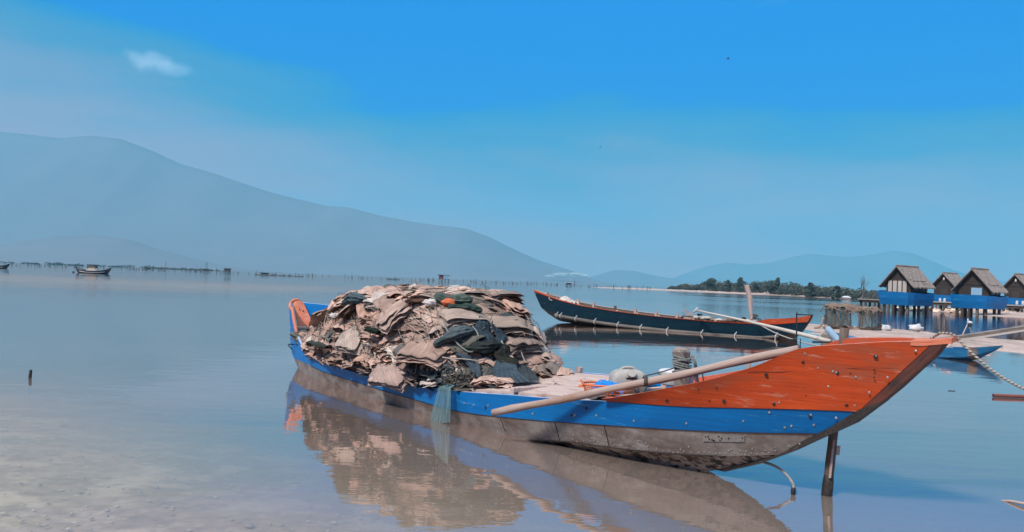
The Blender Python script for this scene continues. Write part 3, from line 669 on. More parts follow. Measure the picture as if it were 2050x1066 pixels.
# mooring bitt
def bitt():
    t, _ = HB.plane(1366, 740, .02); base = HB.pt(t, .02, .35)
    r = thing('mooring_bitt', base, '', '')
    return r
t_b, z_b = HB.plane(1366, 772, .05); _, z_t = HB.plane(1362, 700, .05)
b = MB(); rows = []
for k, (f_, w_, sh) in enumerate(((0, .088, .01), (.3, .080, .0), (.6, .072, -.008), (.80, .068, -.012), (.88, .078, -.015), (.97, .086, -.02), (1.0, .066, -.022))):
    z = .45+(z_t-.45)*f_; c_ = HB.pt(t_b, .05, z)+Vector((1, 0, 0))*sh
    rows.append([c_+Vector((math.cos(a)*w_*1.0, math.sin(a)*w_*.8, (.02 if k == 6 and a < 3 else 0))) for a in [PI/4+j*PI/4+.12 for j in range(9)]])
b.grid(rows, 0, [[(p.x*1.0, p.z*1.0+j*.1) for j, p in enumerate(r)] for r in rows]); b.add(rows[-1][:8], [tuple(range(8))], 0)
bt = b.build('mooring_bitt', MT['post'], boat)
b = MB(); rnd = random.Random(6)
for k in range(7):
    z = z_t-.06-.02*k-rnd.uniform(0, .012); c_ = HB.pt(t_b, .05, z)-Vector((.01, 0, 0)); a0 = rnd.uniform(0, 6)
    q = [c_+Vector((math.cos(a)*.084, math.sin(a)*.07, .018*math.sin(a+a0))) for a in [a0+j*PI/8 for j in range(17)]]; b.tube(q, .0065, 6)
for k in range(5):
    q0 = HB.pt(t_b, .05, z_t-.05)+Vector((.05+.01*k, -.05+.02*k, 0)); b.tube(spline([q0, q0+Vector((.035, -.01, -.08)), q0+Vector((.03+.01*k, 0, -.19-.03*k))], 5), .0055, 5)
b.build('lashing', MT['grope'], bt)

# pole lying over the near gunwale
def lay(px, py, off, hull=HB): t, z = hull.plane(px, py, off); return hull.pt(t, off, z)
pa, pb = lay(987, 827, 1.0), lay(1600, 698, .02)
b = MB(); n = 26; q = []; rs = []
for i in range(n+1):
    u = i/n; p = pa.lerp(pb, u); p.z += -.012*math.sin(u*PI)*1+.004*math.sin(u*17); q.append(p); rs.append(.035-.002*u+.002*math.sin(u*23)+(.004 if .05 < u < .09 else 0))
b.tube(q, rs, 14); b.build('wooden_pole', MT['pole'], smooth=False, label='long bare wooden pole lying across the blue side of the near boat', category='pole')
bpy.data.objects['wooden_pole'].data.polygons.foreach_set('use_smooth', [len(p.vertices) == 4 for p in bpy.data.objects['wooden_pole'].data.polygons])
b = MB(); pc = pa.lerp(pb, (1343-987)/(1600-987)*.94)
for k in range(3):
    dd = (pb-pa).normalized(); b.tube([pc+dd*(k*.013)+Vector((0, math.cos(a)*.045, math.sin(a)*.045)) for a in [j*PI/6 for j in range(13)]], .006, 6)
pd = HB.pt(t_b, .05, z_t-.16)
b.tube(spline([pc+Vector((0, 0, .045)), (pc+pd)/2+Vector((-.03, -.02, .02)), pd+Vector((-.07, -.02, 0))], 6), .006, 6)
b.build('lashing_rope', MT['trope'], label='dark cord tying the long pole to the grey bitt', category='rope', smooth=True); b = MB()
dk = HB.pt(t_b, .02, z_b+.14)
b.tube(spline([dk+Vector((.09, 0, 0)), dk+Vector((.14, 0, .02)), dk+Vector((.16, 0, -.04)), dk+Vector((.17, -.01, -.12))], 6), .007, 6)
b.build('rope_end', MT['trope'], label='loose dark cord end hanging on the right of the grey bitt', category='rope', smooth=True)

# jerrycan
def frame_at(c, yaw):
    ex = Vector((math.cos(yaw), math.sin(yaw), 0)); return ex, Vector((-math.sin(yaw), math.cos(yaw), 0)), Vector((0, 0, 1))
cc = lay(1256, 790, -.08); yaw = R(8); ex, ey, ez = frame_at(cc, yaw)
jc = thing('jerrycan', cc, 'dusty grey plastic jerrycan standing behind the orange basket on the near boat', 'jerrycan')
b = MB(); rows = []; K = 28
for (z, w, d) in ((0, .165, .10), (.012, .178, .112), (.10, .182, .115), (.17, .180, .113), (.205, .168, .105), (.232, .135, .088), (.246, .10, .062), (.25, .055, .03)):
    row = []
    for k in range(K+1):
        a = 2*PI*k/K; ca, sa = math.cos(a), math.sin(a); e = .42
        row.append(cc+ex*(w*math.copysign(abs(ca)**e, ca))+ey*(d*math.copysign(abs(sa)**e, sa))+ez*z)
    rows.append(row)
b.grid(rows); b.add(rows[-1][:K], [tuple(range(K))]); b.add(rows[0][:K], [tuple(reversed(range(K)))])
b.build('body', MT['can'], jc, smooth=True)
b = MB(); b.tube(spline([cc+ex*(-.085)+ez*.235, cc+ex*(-.05)+ez*.262, cc+ex*.0+ez*.268, cc+ex*.05+ez*.262, cc+ex*.085+ez*.235], 5), .014, 8); b.build('handle', MT['can'], jc, smooth=True)
b = MB(); cp_ = cc-ey*.102+ez*.205; dr = (-ey+ez*.75).normalized()
b.tube([cp_-dr*.02, cp_+dr*.025], .036, 16); b.tube([cp_+dr*.012, cp_+dr*.034], .042, 16); b.build('cap', MT['can'], jc)
b = MB(); b.tube([cp_-ez*.034-ey*.010+ex*(-.05), cp_-ez*.034-ey*.014+ex*.05], .008, 6); b.build('spout_recess', MT['dark'], jc)

# orange basket with blue cloth
bc = lay(1216, 801, .16)+Vector((0, 0, .045)); ex, ey, ez = frame_at(bc, R(-4))
bk = thing('basket', bc, 'orange plastic lattice basket in the near boat, blue cloth inside', 'basket')
b = MB(); wx, wy, hz = .245, .16, .10; K = 40
def oval(sx, sy, z, a): return bc+ex*(sx*math.copysign(abs(math.cos(a))**.7, math.cos(a)))+ey*(sy*math.copysign(abs(math.sin(a))**.7, math.sin(a)))+ez*z
for z, g_, r_ in ((.0, .86, .006), (.03, .9, .003), (.055, .93, .003), (.08, .96, .004), (.105, 1.0, .010)):
    b.tube([oval(wx*g_, wy*g_, z, 2*PI*k/K) for k in range(K+1)], r_, 6, caps=False)
for k in range(K):
    a = 2*PI*k/K; b.tube([oval(wx*.86, wy*.86, 0, a), oval(wx, wy, .105, a)], .0035, 4)
b.add([oval(wx*.86, wy*.86, 0.002, 2*PI*k/K) for k in range(K)], [tuple(range(K))])
b.build('lattice_body', MT['orange_p'], bk, smooth=True)
for s_ in (1, -1):
    b = MB(); b.tube(spline([bc+ex*(s_*wx)+ey*(-.05)+ez*.105, bc+ex*(s_*(wx+.02))+ez*.135, bc+ex*(s_*wx)+ey*.05+ez*.105], 6), .009, 6); b.build('handle', MT['orange_p'], bk, smooth=True)
b = MB(); rows = []
for i in range(15):
    rows.append([bc+ex*(-.15+.30*j/17)+ey*(-.10+.20*i/14)+ez*(.10+.02*math.sin(j*1.1+i*.7)+.014*math.sin(j*2.3-i)+.025*(1-((j-8.5)/8.5)**2)*(1-((i-7)/7)**2)-.06*(max(abs(j-8.5)/8.5, abs(i-7)/7)**6)) for j in range(18)])
b.grid(rows); b.build('blue_cloth', MT['bluecloth'], smooth=True, label='crumpled bright blue cloth stuffed in the orange basket', category='cloth')
cb = lay(1207, 768, -.15)
b = MB(); b.blobby(cb, .055, .04, .035, 9, .2, 9, freq=3); b.build('blue_rag', MT['bluecloth'], smooth=True, label='small blue rag on the bare deck boards beside the jerrycan', category='rag')
# white bucket-like tub
tb = lay(1354, 782, -.22)+Vector((0, 0, .05))
b = MB(); prof = [(.0, 0), (.135, 0), (.15, .02), (.165, .10), (.172, .12), (.172, .135), (.15, .145), (.08, .152), (0, .152)]
rows = [[tb+Vector((r_*math.cos(2*PI*k/28), r_*math.sin(2*PI*k/28), z)) for k in range(29)] for r_, z in prof]
tubo = thing('tub', tb, 'white plastic tub behind the mooring post of the near boat', 'tub')
b.grid(rows); b.build('body', MT['white'], tubo, smooth=True)
b = MB(); b.tube([tb+Vector((.176*math.cos(a), .176*math.sin(a), .10)) for a in [2*PI*k/28 for k in range(29)]], .004, 5); b.build('rim_cord', MT['trope'], tubo)
# small tan rag & red ball on deck
rg = lay(1102, 772, .05)
b = MB(); rows = [[rg+HB.D*(-.10+.22*j/11)+HB.n*(-.12+.2*i/9)+Vector((0, 0, .018+.016*math.sin(j*.55+i*.3)+.010*math.sin(i*.9-j*.4)+.02*max(0, 1-((j-3)**2+(i-4)**2)/9))) for j in range(12)] for i in range(10)]
b.grid(rows, col=(.62, .50, .43)); b.build('rag', MT['net'], smooth=True, label='crumpled pale rag lying on the deck boards', category='rag')
rb = lay(1163, 776, .1); b = MB(); b.blobby(rb+Vector((0, 0, .01)), .028, .022, .02, 3, .12, 7); b.build('float', MT['orange_p'], smooth=True, label='small red orange float on the deck boards', category='float')

# ------------------------------------------------------------------ heap of nets
ZT = [(.10, .44), (.13, .54), (.16, .68), (.19, .86), (.22, 1.03), (.25, 1.19), (.29, 1.35), (.34, 1.40), (.46, 1.42), (.53, 1.40), (.56, 1.27), (.59, 1.08), (.615, .80), (.635, .52)]
WT = [(.10, .20), (.14, .38), (.2, .62), (.3, .80), (.4, .86), (.5, .88), (.57, .80), (.61, .66), (.64, .5)]
def S(t, ph, shrink=0.0):
    w = lerp_tab(WT, t)-shrink; z0 = .46; H = lerp_tab(ZT, t)-z0-shrink
    e = .62; c_, s_ = math.cos(ph), math.sin(ph)
    return HB.pt(t, w*math.copysign(abs(c_)**e, c_), z0+H*max(0, s_)**e)
def Sn(t, ph):
    a = S(t+.01, ph)-S(t-.01, ph); c_ = S(t, ph+.03)-S(t, ph-.03); n_ = c_.cross(a)
    n_.normalize()
    if n_.dot(S(t, ph)-HB.pt(t, 0, .6)) < 0: n_ = -n_
    return n_
npr = np.random.RandomState(7)
TANS = [(.66, .42, .33), (.72, .49, .40), (.60, .385, .305), (.46, .31, .25), (.64, .47, .40), (.72, .56, .49), (.42, .30, .25), (.60, .43, .36)]
class Sheets:
    def __init__(s): s.V = []; s.F = []; s.C = []; s.U = []; s.o = 0
    def sheet(s, c, ex, ey, ez, hx, hy, amp, col, nx=23, ny=9, puff=0.0, curl=0.0):
        u = np.linspace(-1, 1, nx); v = np.linspace(-1, 1, ny); U, V_ = np.meshgrid(u, v)
        k = npr.uniform(-1, 1, (5, 2))*4.5; p = npr.uniform(0, 6.28, 5)
        h = sum(np.sin(U*k[i, 0]+V_*k[i, 1]+p[i])/(1+i*.35) for i in range(5))*amp*.5
        h += amp*.5*np.abs(np.sin((U*npr.uniform(-3, 3)+V_*npr.uniform(-3, 3))*2+p[0]))
        q1_, q2_ = npr.uniform(-2.5, 2.5), npr.uniform(-6, 6); h += amp*.28*np.sin(q2_*2.2*(V_+.25*np.sin(U*2+p[2]))+q1_*U+p[3])
        if npr.rand() < .5: h += amp*.5*np.sin(npr.uniform(9, 20)*(U+.12*np.sin(V_*3+p[1]))+p[4])*(.3+.7*(V_+1)/2)
        h -= .16*hx*U**4*npr.uniform(.3, 1.2)
        h += puff*(1-U**4)*(1-V_**4)-curl*np.maximum(0, V_+.6)**2*.35*hy
        th = np.arctan2(V_, U); rr = 1+.04*np.sin(3*th+p[1])+.03*np.sin(5*th+p[2])+.02*np.sin(11*th+p[3])
        cq = 1-.08*(U*V_)**4; U2 = U*cq; V2 = V_*cq; X = U2*hx*rr; Y = V2*hy*rr
        P = np.array(c)[None, None, :]+X[..., None]*np.array(ex)+Y[..., None]*np.array(ey)+h[..., None]*np.array(ez)
        i = np.arange(ny-1)[:, None]*nx+np.arange(nx-1)[None, :]; i = i.ravel()
        F = np.stack([i, i+1, i+nx+1, i+nx], 1)+s.o
        s.V.append(P.reshape(-1, 3)); s.F.append(F); s.o += nx*ny
        ed = np.maximum(np.abs(U), np.abs(V_)) > .93; cc = np.tile(np.array(col)[None, :], (nx*ny, 1))*((1+.12*np.sin(U*5+p[1])*np.sin(V_*4+p[2]))*np.where(ed, npr.choice([.72, 1.15, .95]), 1)).reshape(-1, 1); s.C.append(cc)
        a_ = npr.choice([0, 0, PI/2, .6]); o_ = npr.uniform(0, 40); ux, vy = U*hx, V_*hy; s.U.append(np.stack([ux*np.cos(a_)+vy*np.sin(a_)+o_, vy*np.cos(a_)-ux*np.sin(a_)+.25*h], -1).reshape(-1, 2))
        return P
    def to_mb(s):
        b = MB(); V = np.concatenate(s.V); b.v = [tuple(v) for v in V]; b.f = [tuple(int(q) for q in f) for f in np.concatenate(s.F)]; b.mi = [0]*len(b.f)
        b.uv = [(float(u[0]), float(u[1])) for u in np.concatenate(s.U)]; b.col = [tuple(float(q) for q in c) for c in np.concatenate(s.C)]; return b
sh = Sheets()
rnd = random.Random(21)
def frame_out(t, ph, slope, yaw):
    N_ = Sn(t, ph); h = Vector((N_.x, N_.y, 0))
    if h.length < .35:
        a = rnd.uniform(0, 2*PI) ; h = (h*2+Vector((math.cos(a), math.sin(a), 0))*.6)
    h.normalize(); h = Matrix.Rotation(yaw, 3, 'Z') @ h
    s_ = slope*min(1, Vector((N_.x, N_.y)).length*1.3)
    ey = h*math.cos(s_)-Vector((0, 0, 1))*math.sin(s_); ex = ey.cross(Vector((0, 0, 1))).normalized()*-1; ez = ex.cross(ey)
    if ez.z < 0: ez = -ez
    return ex, ey, ez
def bundle(t, ph, slope, yaw, hx, hy, k, col, poke=.10, amp=.02):
    ex, ey, ez = frame_out(t, ph, slope, yaw)
    c0 = S(t, ph, .06)-ey*(hy-poke); cu = rnd.uniform(.25, .9)*(.4 if S(t, ph).z < .75 else 1)
    for i in range(k):
        g = rnd.uniform(.82, 1.12); cl = [q*g for q in col]
        c_ = c0+ez*(i*.0125)+ex*rnd.uniform(-.04, .04)+ey*rnd.uniform(-.035, .035)
        sh.sheet(c_, ex, ey, ez, hx*rnd.uniform(.85, 1.08), hy*rnd.uniform(.88, 1.08), amp*rnd.uniform(.6, 1.4), cl, puff=.035 if i == k-1 else 0, curl=cu+rnd.uniform(-.1, .1))
levels = 15
for li in range(levels):
    f_ = (li+.5)/levels
    for t in np.arange(.135, .632, .031):
        for sd_ in (1, -1):
            if sd_ < 0 and (li % 2): continue
            tt = t+rnd.uniform(-.015, .015)
            e_ = (f_+rnd.uniform(-.03, .03)); ph = math.asin(min(1, max(0.02, e_))**(1/.62)); ph = ph if sd_ > 0 else PI-ph
            base = 44 if tt < .24 else (26 if tt < .34 else (14 if tt < .44 else 7))
            if f_ < .2: base *= .55
            sl = R(base+rnd.uniform(-13, 13)); col = rnd.choice(TANS)
            r_ = rnd.random()
            if r_ < .04: col = (.17, .18, .17)
            elif r_ < .09: col = (.72, .62, .56)
            elif tt > .54 and sd_ > 0 and f_ < .85 and r_ < .60: col = rnd.choice(((.10, .125, .14), (.13, .16, .17), (.075, .095, .11), (.16, .15, .13)))
            elif tt > .46 and r_ < .24: col = (.27, .22, .19)
            hx = rnd.uniform(.20, .36); hy = rnd.uniform(.15, .24)
            if .36 < tt: hx *= 1.35; hy *= .9
            if tt < .2 or tt > .6: hx *= .75; hy *= .8
            bundle(tt, ph, sl, rnd.uniform(-.25, .25), hx, hy, rnd.choice((5, 6, 7, 8)), col, poke=rnd.uniform(.03, .10), amp=rnd.uniform(.014, .034))
for i in range(90):      # top of the mound
    t = rnd.uniform(.2, .57); ph = rnd.uniform(PI*.28, PI*.72)
    bundle(t, ph, R(18), rnd.uniform(-1.5, 1.5), rnd.uniform(.2, .34), rnd.uniform(.16, .26), 4, rnd.choice(TANS), poke=rnd.uniform(.1, .2), amp=.03)
b = sh.to_mb()
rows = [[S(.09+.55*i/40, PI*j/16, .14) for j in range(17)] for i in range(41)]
b.grid(rows, col=(.10, .08, .068))  # dark core colour paints the shade in the gaps between the folds
# loose cord ends and wire hoops sticking out of the heap
for i in range(90):
    t = rnd.uniform(.13, .64); ph = rnd.uniform(.05, PI*.8); p = S(t, ph); N_ = Sn(t, ph)
    tg = Vector((rnd.uniform(-1, 1), rnd.uniform(-1, 1), rnd.uniform(-.3, .6))).normalized()
    l_ = rnd.uniform(.05, .13); b.tube(spline([p, p+N_*.06+tg*l_*.6, p+N_*.075+tg*l_*1.3, p+N_*.02+tg*l_*1.7], 4), .0035, 4, col=rnd.choice(((.12, .10, .09), (.30, .24, .2), (.5, .42, .36))))
for i in range(650):      # thin cords lying over the folds
    t = rnd.uniform(.12, .64); ph = rnd.uniform(.05, PI*.75); q = []
    dt_, dp_ = rnd.uniform(-.022, .022), rnd.uniform(-.16, .16)
    for k in range(5): q.append(S(t, ph, -rnd.uniform(.02, .06))); t = min(.645, max(.1, t+dt_)); ph = min(PI*.9, max(.04, ph+dp_+rnd.uniform(-.05, .05)))
    b.tube(spline(q, 4), rnd.uniform(.002, .0042), 4, col=rnd.choice(((.10, .085, .08), (.12, .15, .15), (.55, .42, .35), (.7, .56, .48), (.62, .48, .40))))
heap = b.build('net_heap', MT['net'], smooth=True, label='tall heap of folded tan fishing nets filling the stern half of the blue boat', category='net heap', kind='stuff')

def pile_pt(px, py, lift=.05):      # point on the heap's skin for a photo pixel
    best = None; d = pxdir(px, py)
    for i in range(61):
        for j in range(33):
            p = S(.095+.55*i/60, PI*.9*j/32, -lift); v = p-CP; e = (v-d*v.dot(d)).length
            if best is None or e < best[0]-.0 or (abs(e-best[0]) < .03 and v.length < best[3]): 
                if best is None or e < best[0]+.02: best = (min(e, best[0]) if best else e, .095+.55*i/60, PI*.9*j/32, v.length, p)
    return best[1], best[2], best[4]
# flat folded traps with a wire rim that can be told apart
TR = [((783, 640), .30, .24, .55, -.35, (.52, .38, .32), 'large square folded net on the front upper left of the heap'),
      ((845, 700), .34, .24, .32, .15, (.50, .35, .29), 'wide folded tan net at the middle of the heap front'),
      ((705, 690), .26, .20, .60, .2, (.55, .44, .38), 'pale folded net low on the left end of the heap'),
      ((690, 655), .22, .18, .6, -.3, (.50, .34, .28), 'brown folded net high on the left end of the heap'),
      ((770, 745), .36, .16, .7, .1, (.54, .40, .35), 'loose tan net spilling over the blue gunwale'),
      ((930, 640), .30, .18, .25, .2, (.48, .37, .31), 'folded tan net above the dark gathered nets'),
      ((760, 604), .22, .14, .5, .3, (.60, .52, .46), 'pale cream folded net at the upper left crest of the heap'),
      ((1005, 660), .30, .18, .15, -.2, (.44, .34, .28), 'bundle of tan net layers near the right side of the heap'),
      ((1040, 690), .28, .16, .15, .1, (.40, .30, .25), 'stacked brown net layers at the right edge of the heap')]
for (pp, hx, hy, sl, yw, col, lab) in TR:
    t, ph, p = pile_pt(*pp); ex, ey, ez = frame_out(t, ph, sl+.1, yw)
    s2 = Sheets(); last_ = None
    for i in range(7):
        g = rnd.uniform(.85, 1.12); P_ = s2.sheet(p+ez*(i*.013)-ey*.05+ex*rnd.uniform(-.02, .02), ex, ey, ez, hx*(1-.01*i), hy*(1-.01*i), .020, [q*g for q in col], 17, 13, puff=.014 if i == 6 else 0, curl=.22)
        last_ = P_
    b = s2.to_mb(); root = b.build('folded_net', MT['net'], smooth=True, label=lab, category='folded net')
    rim = [Vector(last_[0, j]) for j in range(17)]+[Vector(last_[i, 16]) for i in range(1, 13)]+[Vector(last_[12, j]) for j in range(15, -1, -1)]+[Vector(last_[i, 0]) for i in range(11, -1, -1)]
    m = MB(); m.tube(rim, .0055, 5, caps=False); m.build('wire_rim', MT['wire'], root, smooth=True)
def spindle(mb, p0, p1, r, flat=.6, pleats=9, seed=0, col=(1, 1, 1), up=Vector((0, 0, 1)), tail=.03, seg=44, ring=18):
    rd = random.Random(seed); ax = (p1-p0); L_ = ax.length; ax.normalize(); s_ = ax.cross(up).normalized(); u_ = s_.cross(ax)
    rows = []; ph = rd.uniform(0, 6); b1, b2 = rd.uniform(-.25, .25), rd.uniform(-.12, .12)
    for i in range(ring+1):
        u = i/ring; rr = tail+(r-tail)*math.sin(PI*min(1, u*1.0))**.6*(.88+.22*math.sin(u*6+ph)+.12*math.sin(u*15+ph*2)); row = []
        c_ = p0.lerp(p1, u)+s_*b1*L_*math.sin(PI*u)+u_*b2*L_*math.sin(PI*u)
        for k in range(seg+1):
            a = 2*PI*k/seg; m_ = 1+.13*math.cos(pleats*a+ph+4*u)+.09*math.cos((pleats*2+1)*a+ph*2-5*u)+.12*math.sin(u*11+a*2+ph)+.12*math.sin(a*3+ph*3+u*5)+.07*math.sin(u*29-a*4)
            row.append(c_+s_*(rr*m_*math.cos(a))+u_*(rr*flat*m_*math.sin(a)))
        rows.append(row)
    mb.grid(rows, col=col)
def sp_obj(pa_, pb_, r, col, lab, lift=.12, cat='gathered net', seed=0, name='gathered_net', flat=.6, pleats=9):
    _, _, a_ = pile_pt(*pa_, lift); _, _, c_ = pile_pt(*pb_, lift)
    m = MB(); spindle(m, a_, c_, r, flat, pleats, seed, col); return m.build(name, MT['net'], smooth=True, label=lab, category=cat)
G = [((955, 635), (985, 690), .10, (.055, .085, .11), 'dark slate blue net knotted at the upper right of the heap'),
     ((985, 655), (1003, 700), .085, (.05, .075, .10), 'small dark blue gathered net right of the knotted slate one'),
     ((870, 690), (950, 668), .11, (.10, .13, .145), 'grey blue gathered net pointing left across the heap front'),
     ((925, 700), (1000, 700), .10, (.045, .055, .055), 'dark green black net roll under the blue knot'),
     ((920, 715), (955, 745), .085, (.07, .10, .125), 'slate blue net tail hanging above the gunwale'),
     ((1010, 695), (1050, 745), .13, (.045, .048, .042), 'dark olive net bulge at the right side of the heap'),
     ((868, 597), (945, 603), .15, (.11, .15, .13), 'grey green net lump on the crest of the heap'),
     ((900, 614), (965, 620), .09, (.05, .08, .07), 'dark green net strip under the crest of the heap'),
     ((688, 612), (735, 598), .13, (.11, .17, .20), 'teal net bunch at the upper left edge of the heap'),
     ((726, 664), (758, 662), .05, (.02, .035, .03), 'small black green net tuck on the left front of the heap'),
     ((615, 688), (655, 692), .06, (.06, .075, .065), 'dark grey green folded net in the stern corner'),
     ((990, 622), (1035, 650), .11, (.09, .13, .15), 'teal grey net lump high on the right shoulder of the heap')]
for i, (a_, c_, r, col, lab) in enumerate(G): sp_obj(a_, c_, r*1.0, [q*(.85+.3*((i*7) % 5)/5) for q in col], lab, seed=i+3, lift=.12)
# dark nets hanging like curtains at the right front of the heap
def drape(tops, bots, pleats, amp, n=60, m=14, flare=.0, seed=0):
    rd = random.Random(seed); rows = []; tp = spline(tops, 12); bt_ = spline(bots, 12); N_ = len(tp)
    ph = [rd.uniform(0, 6) for _ in range(4)]
    for i in range(m+1):
        v = i/m; row = []
        for j in range(n+1):
            u = j/n; x = u*(N_-1); k = min(N_-2, int(x)); f_ = x-k
            a_ = tp[k].lerp(tp[k+1], f_); c_ = bt_[min(len(bt_)-2, k)].lerp(bt_[min(len(bt_)-1, k+1)], f_)
            p = a_.lerp(c_, v); out = HB.n*(amp*(math.sin(u*pleats*2*PI+ph[0]+v*.8)+.5*math.sin(u*pleats*4.3*PI+ph[1]))*(.4+.6*v)+flare*math.sin(PI*v))
            row.append(p+out)
        rows.append(row)
    return rows
_, _, q1 = pile_pt(930, 715, .10); _, _, q2 = pile_pt(1000, 712, .12); _, _, q3 = pile_pt(1060, 725, .10)
e1, e2, e3 = lay(915, 772, .62), lay(985, 776, .55), lay(1078, 762, .15)
rws = drape([q1, q2, q3], [e1, e2, e3], 9, .03, seed=5)
b = MB(); b.grid(rws, col=(.060, .075, .085), uvs=[[(j*.02, i*.03) for j in range(61)] for i in range(15)]); b.build('hanging_net', MT['net'], smooth=True, label='dark pleated net hanging down the right front of the heap to the deck', category='net')
q1b, q2b = pile_pt(1000, 700, .16)[2], pile_pt(1040, 715, .16)[2]
rws = drape([q1b, (q1b+q2b)/2, q2b], [lay(990, 768, .50), lay(1030, 768, .38), lay(1062, 764, .26)], 6, .025, seed=9, flare=.05)
b = MB(); b.grid(rws, col=(.07, .10, .13)); b.build('hanging_net', MT['net'], smooth=True, label='slate blue net skirt hanging over the darker pleated net', category='net')
m = MB(); m.blobby(pile_pt(897, 606, .10)[2], .085, .06, .045, 4, .2, 10, col=(.75, .20, .10)); m.build('orange_bundle', MT['net'], smooth=True, label='small orange plastic bundle tucked in the crest of the heap', category='bundle')
for i, (pp, r_, lab) in enumerate((((745, 602), .11, 'white bag bulging at the upper left crest of the heap'), ((866, 604), .09, 'white bag beside the orange bundle on the crest'), ((668, 628), .07, 'small white bag above the stern end of the heap'))):
    m = MB(); m.blobby(pile_pt(*pp, .07)[2], r_, r_*.7, r_*.5, i+6, .22, 12, col=(.78, .74, .72), freq=3.2); m.build('white_bag', MT['net'], smooth=True, label=lab, category='bag')
m = MB(); rd = random.Random(2); c_ = pile_pt(915, 745, .12)[2]
for k in range(26):
    o_ = c_+Vector((rd.uniform(-.16, .16), rd.uniform(-.08, .08), rd.uniform(-.12, .06))); a0 = rd.uniform(0, 6); rr = rd.uniform(.02, .05)
    m.tube([o_+Vector((math.cos(a)*rr, math.sin(a+a0)*rr*.6, math.sin(a)*rr)) for a in [j*PI/6 for j in range(13)]], .007, 5)
m.build('rope_tangle', MT['trope'], smooth=True, label='dark tangled rope at the foot of the heap near the gunwale', category='rope')
def rope_on(pix, r, mat, lab, lift=.16, cat='rope'):
    q = [pile_pt(px, py, lift)[2] for px, py in pix]; m = MB(); m.tube(spline(q, 8), r, 6); return m.build('rope', MT[mat], smooth=True, label=lab, category=cat)
rope_on([(890, 640), (897, 660), (912, 680), (925, 698), (945, 708), (958, 700), (956, 680), (946, 662)], .009, 'grope', 'grey green rope looping down from the crest over the dark nets')
rope_on([(975, 724), (1000, 722), (1012, 700), (1008, 688)], .008, 'rope', 'pale rope end curling across the dark nets')
rope_on([(975, 720), (960, 724), (930, 722), (902, 722), (885, 712)], .007, 'rope', 'thin pale rope lying left along the front of the heap')
rope_on([(985, 610), (990, 625), (988, 640), (980, 648)], .008, 'rope', 'short pale rope loop on the right shoulder of the heap')
rope_on([(1040, 690), (1046, 715), (1053, 745)], .006, 'rope', 'thin pale cord hanging down the right flank of the heap')

# teal net hanging over the gunwale to the water
tops = [lay(882, 777, .79), lay(893, 775, .80), lay(908, 777, .80)]
bots = [on_z(866, 846, .04)+Vector((0, 0, 0)), on_z(888, 848, .03), on_z(909, 846, .04)]
t_, z_ = HB.plane(888, 800, .86)
bots = [lay(866, 845, .80), lay(888, 847, .80), lay(909, 845, .80)]
top2 = [p-HB.n*.14+Vector((0, 0, -.02)) for p in tops]
rows = drape([p+HB.n*.03 for p in tops], [p+HB.n*.04 for p in bots], 6, .012, m=12, seed=3)
rows = [[p-HB.n*.16-Vector((0, 0, .03)) for p in rows[0]], [p-HB.n*.06+Vector((0, 0, .03)) for p in rows[0]]]+rows
b = MB(); b.grid(rows, uvs=[[(j*.012, i*.03) for j in range(61)] for i in range(len(rows))]); b.build('hanging_net', MT['tealnet'], smooth=True, label='thin teal mesh net draped over the blue gunwale into the water', category='net')

# ------------------------------------------------------------------ things at the near boat
# mooring pole behind the bow, standing in the water
base = on_z(1655, 992, 0); top = on_y(1691, 657, base.y)
mp_ = thing('mooring_pole', base, 'tall grey mooring pole standing in the water behind the orange bow', 'pole')
axis = (top-base).normalized()
b = MB(); q = [base-axis*.5]+[base+(top-base)*(k/10) for k in range(11)]
b.tube(q, [.037]*2+[.036+.002*math.sin(k*2.1) for k in range(10)], 12); b.build('shaft', MT['inner'], mp_, smooth=True)
b = MB(); b.tube([base-axis*.2, base+axis*.03, base+axis*.10, base+axis*.16], [.040, .043, .042, .037], 12); b.build('wet_foot', MT['blackwood'], mp_, smooth=True)
b = MB(); b.box(base+axis*.30-Vector((.012, .05, 0)), (1, 0, .05), (0, 1, 0), axis, .007, .008, .15); b.box(base+axis*.36+Vector((.045, 0, 0)), (1, 0, 0), (0, 1, 0), axis, .014, .02, .035)
b.build('barnacle_strip', MT['deck'], mp_)
# bent metal hoop under the bow
h0 = lay(1530, 926, .0); h2 = on_z(1588, 990, 0); hq = [on_y(a_, c_, h0.y+(h2.y-h0.y)*f_) for a_, c_, f_ in ((1553, 934, .12), (1573, 949, .32), (1587, 968, .6))]
b = MB(); b.tube(spline([h0+Vector((-.1, 0, .03)), h0]+hq+[h2+Vector((0, 0, .05)), h2+Vector((0, 0, -.03)), h2+Vector((-.04, .02, -.12))], 8), .011, 8)
hh = thing('bent_pipe', h2, 'thin bent grey pipe curving from under the bow into the water', 'pipe')
b.build('pipe', MT['concrete'], hh, smooth=True)
b = MB(); b.tube([h2+Vector((0, 0, .055)), h2+Vector((0, 0, .03)), h2+Vector((0, 0, -.03))], [.016, .02, .018], 8); b.build('dark_collar', MT['dark'], hh, smooth=True)
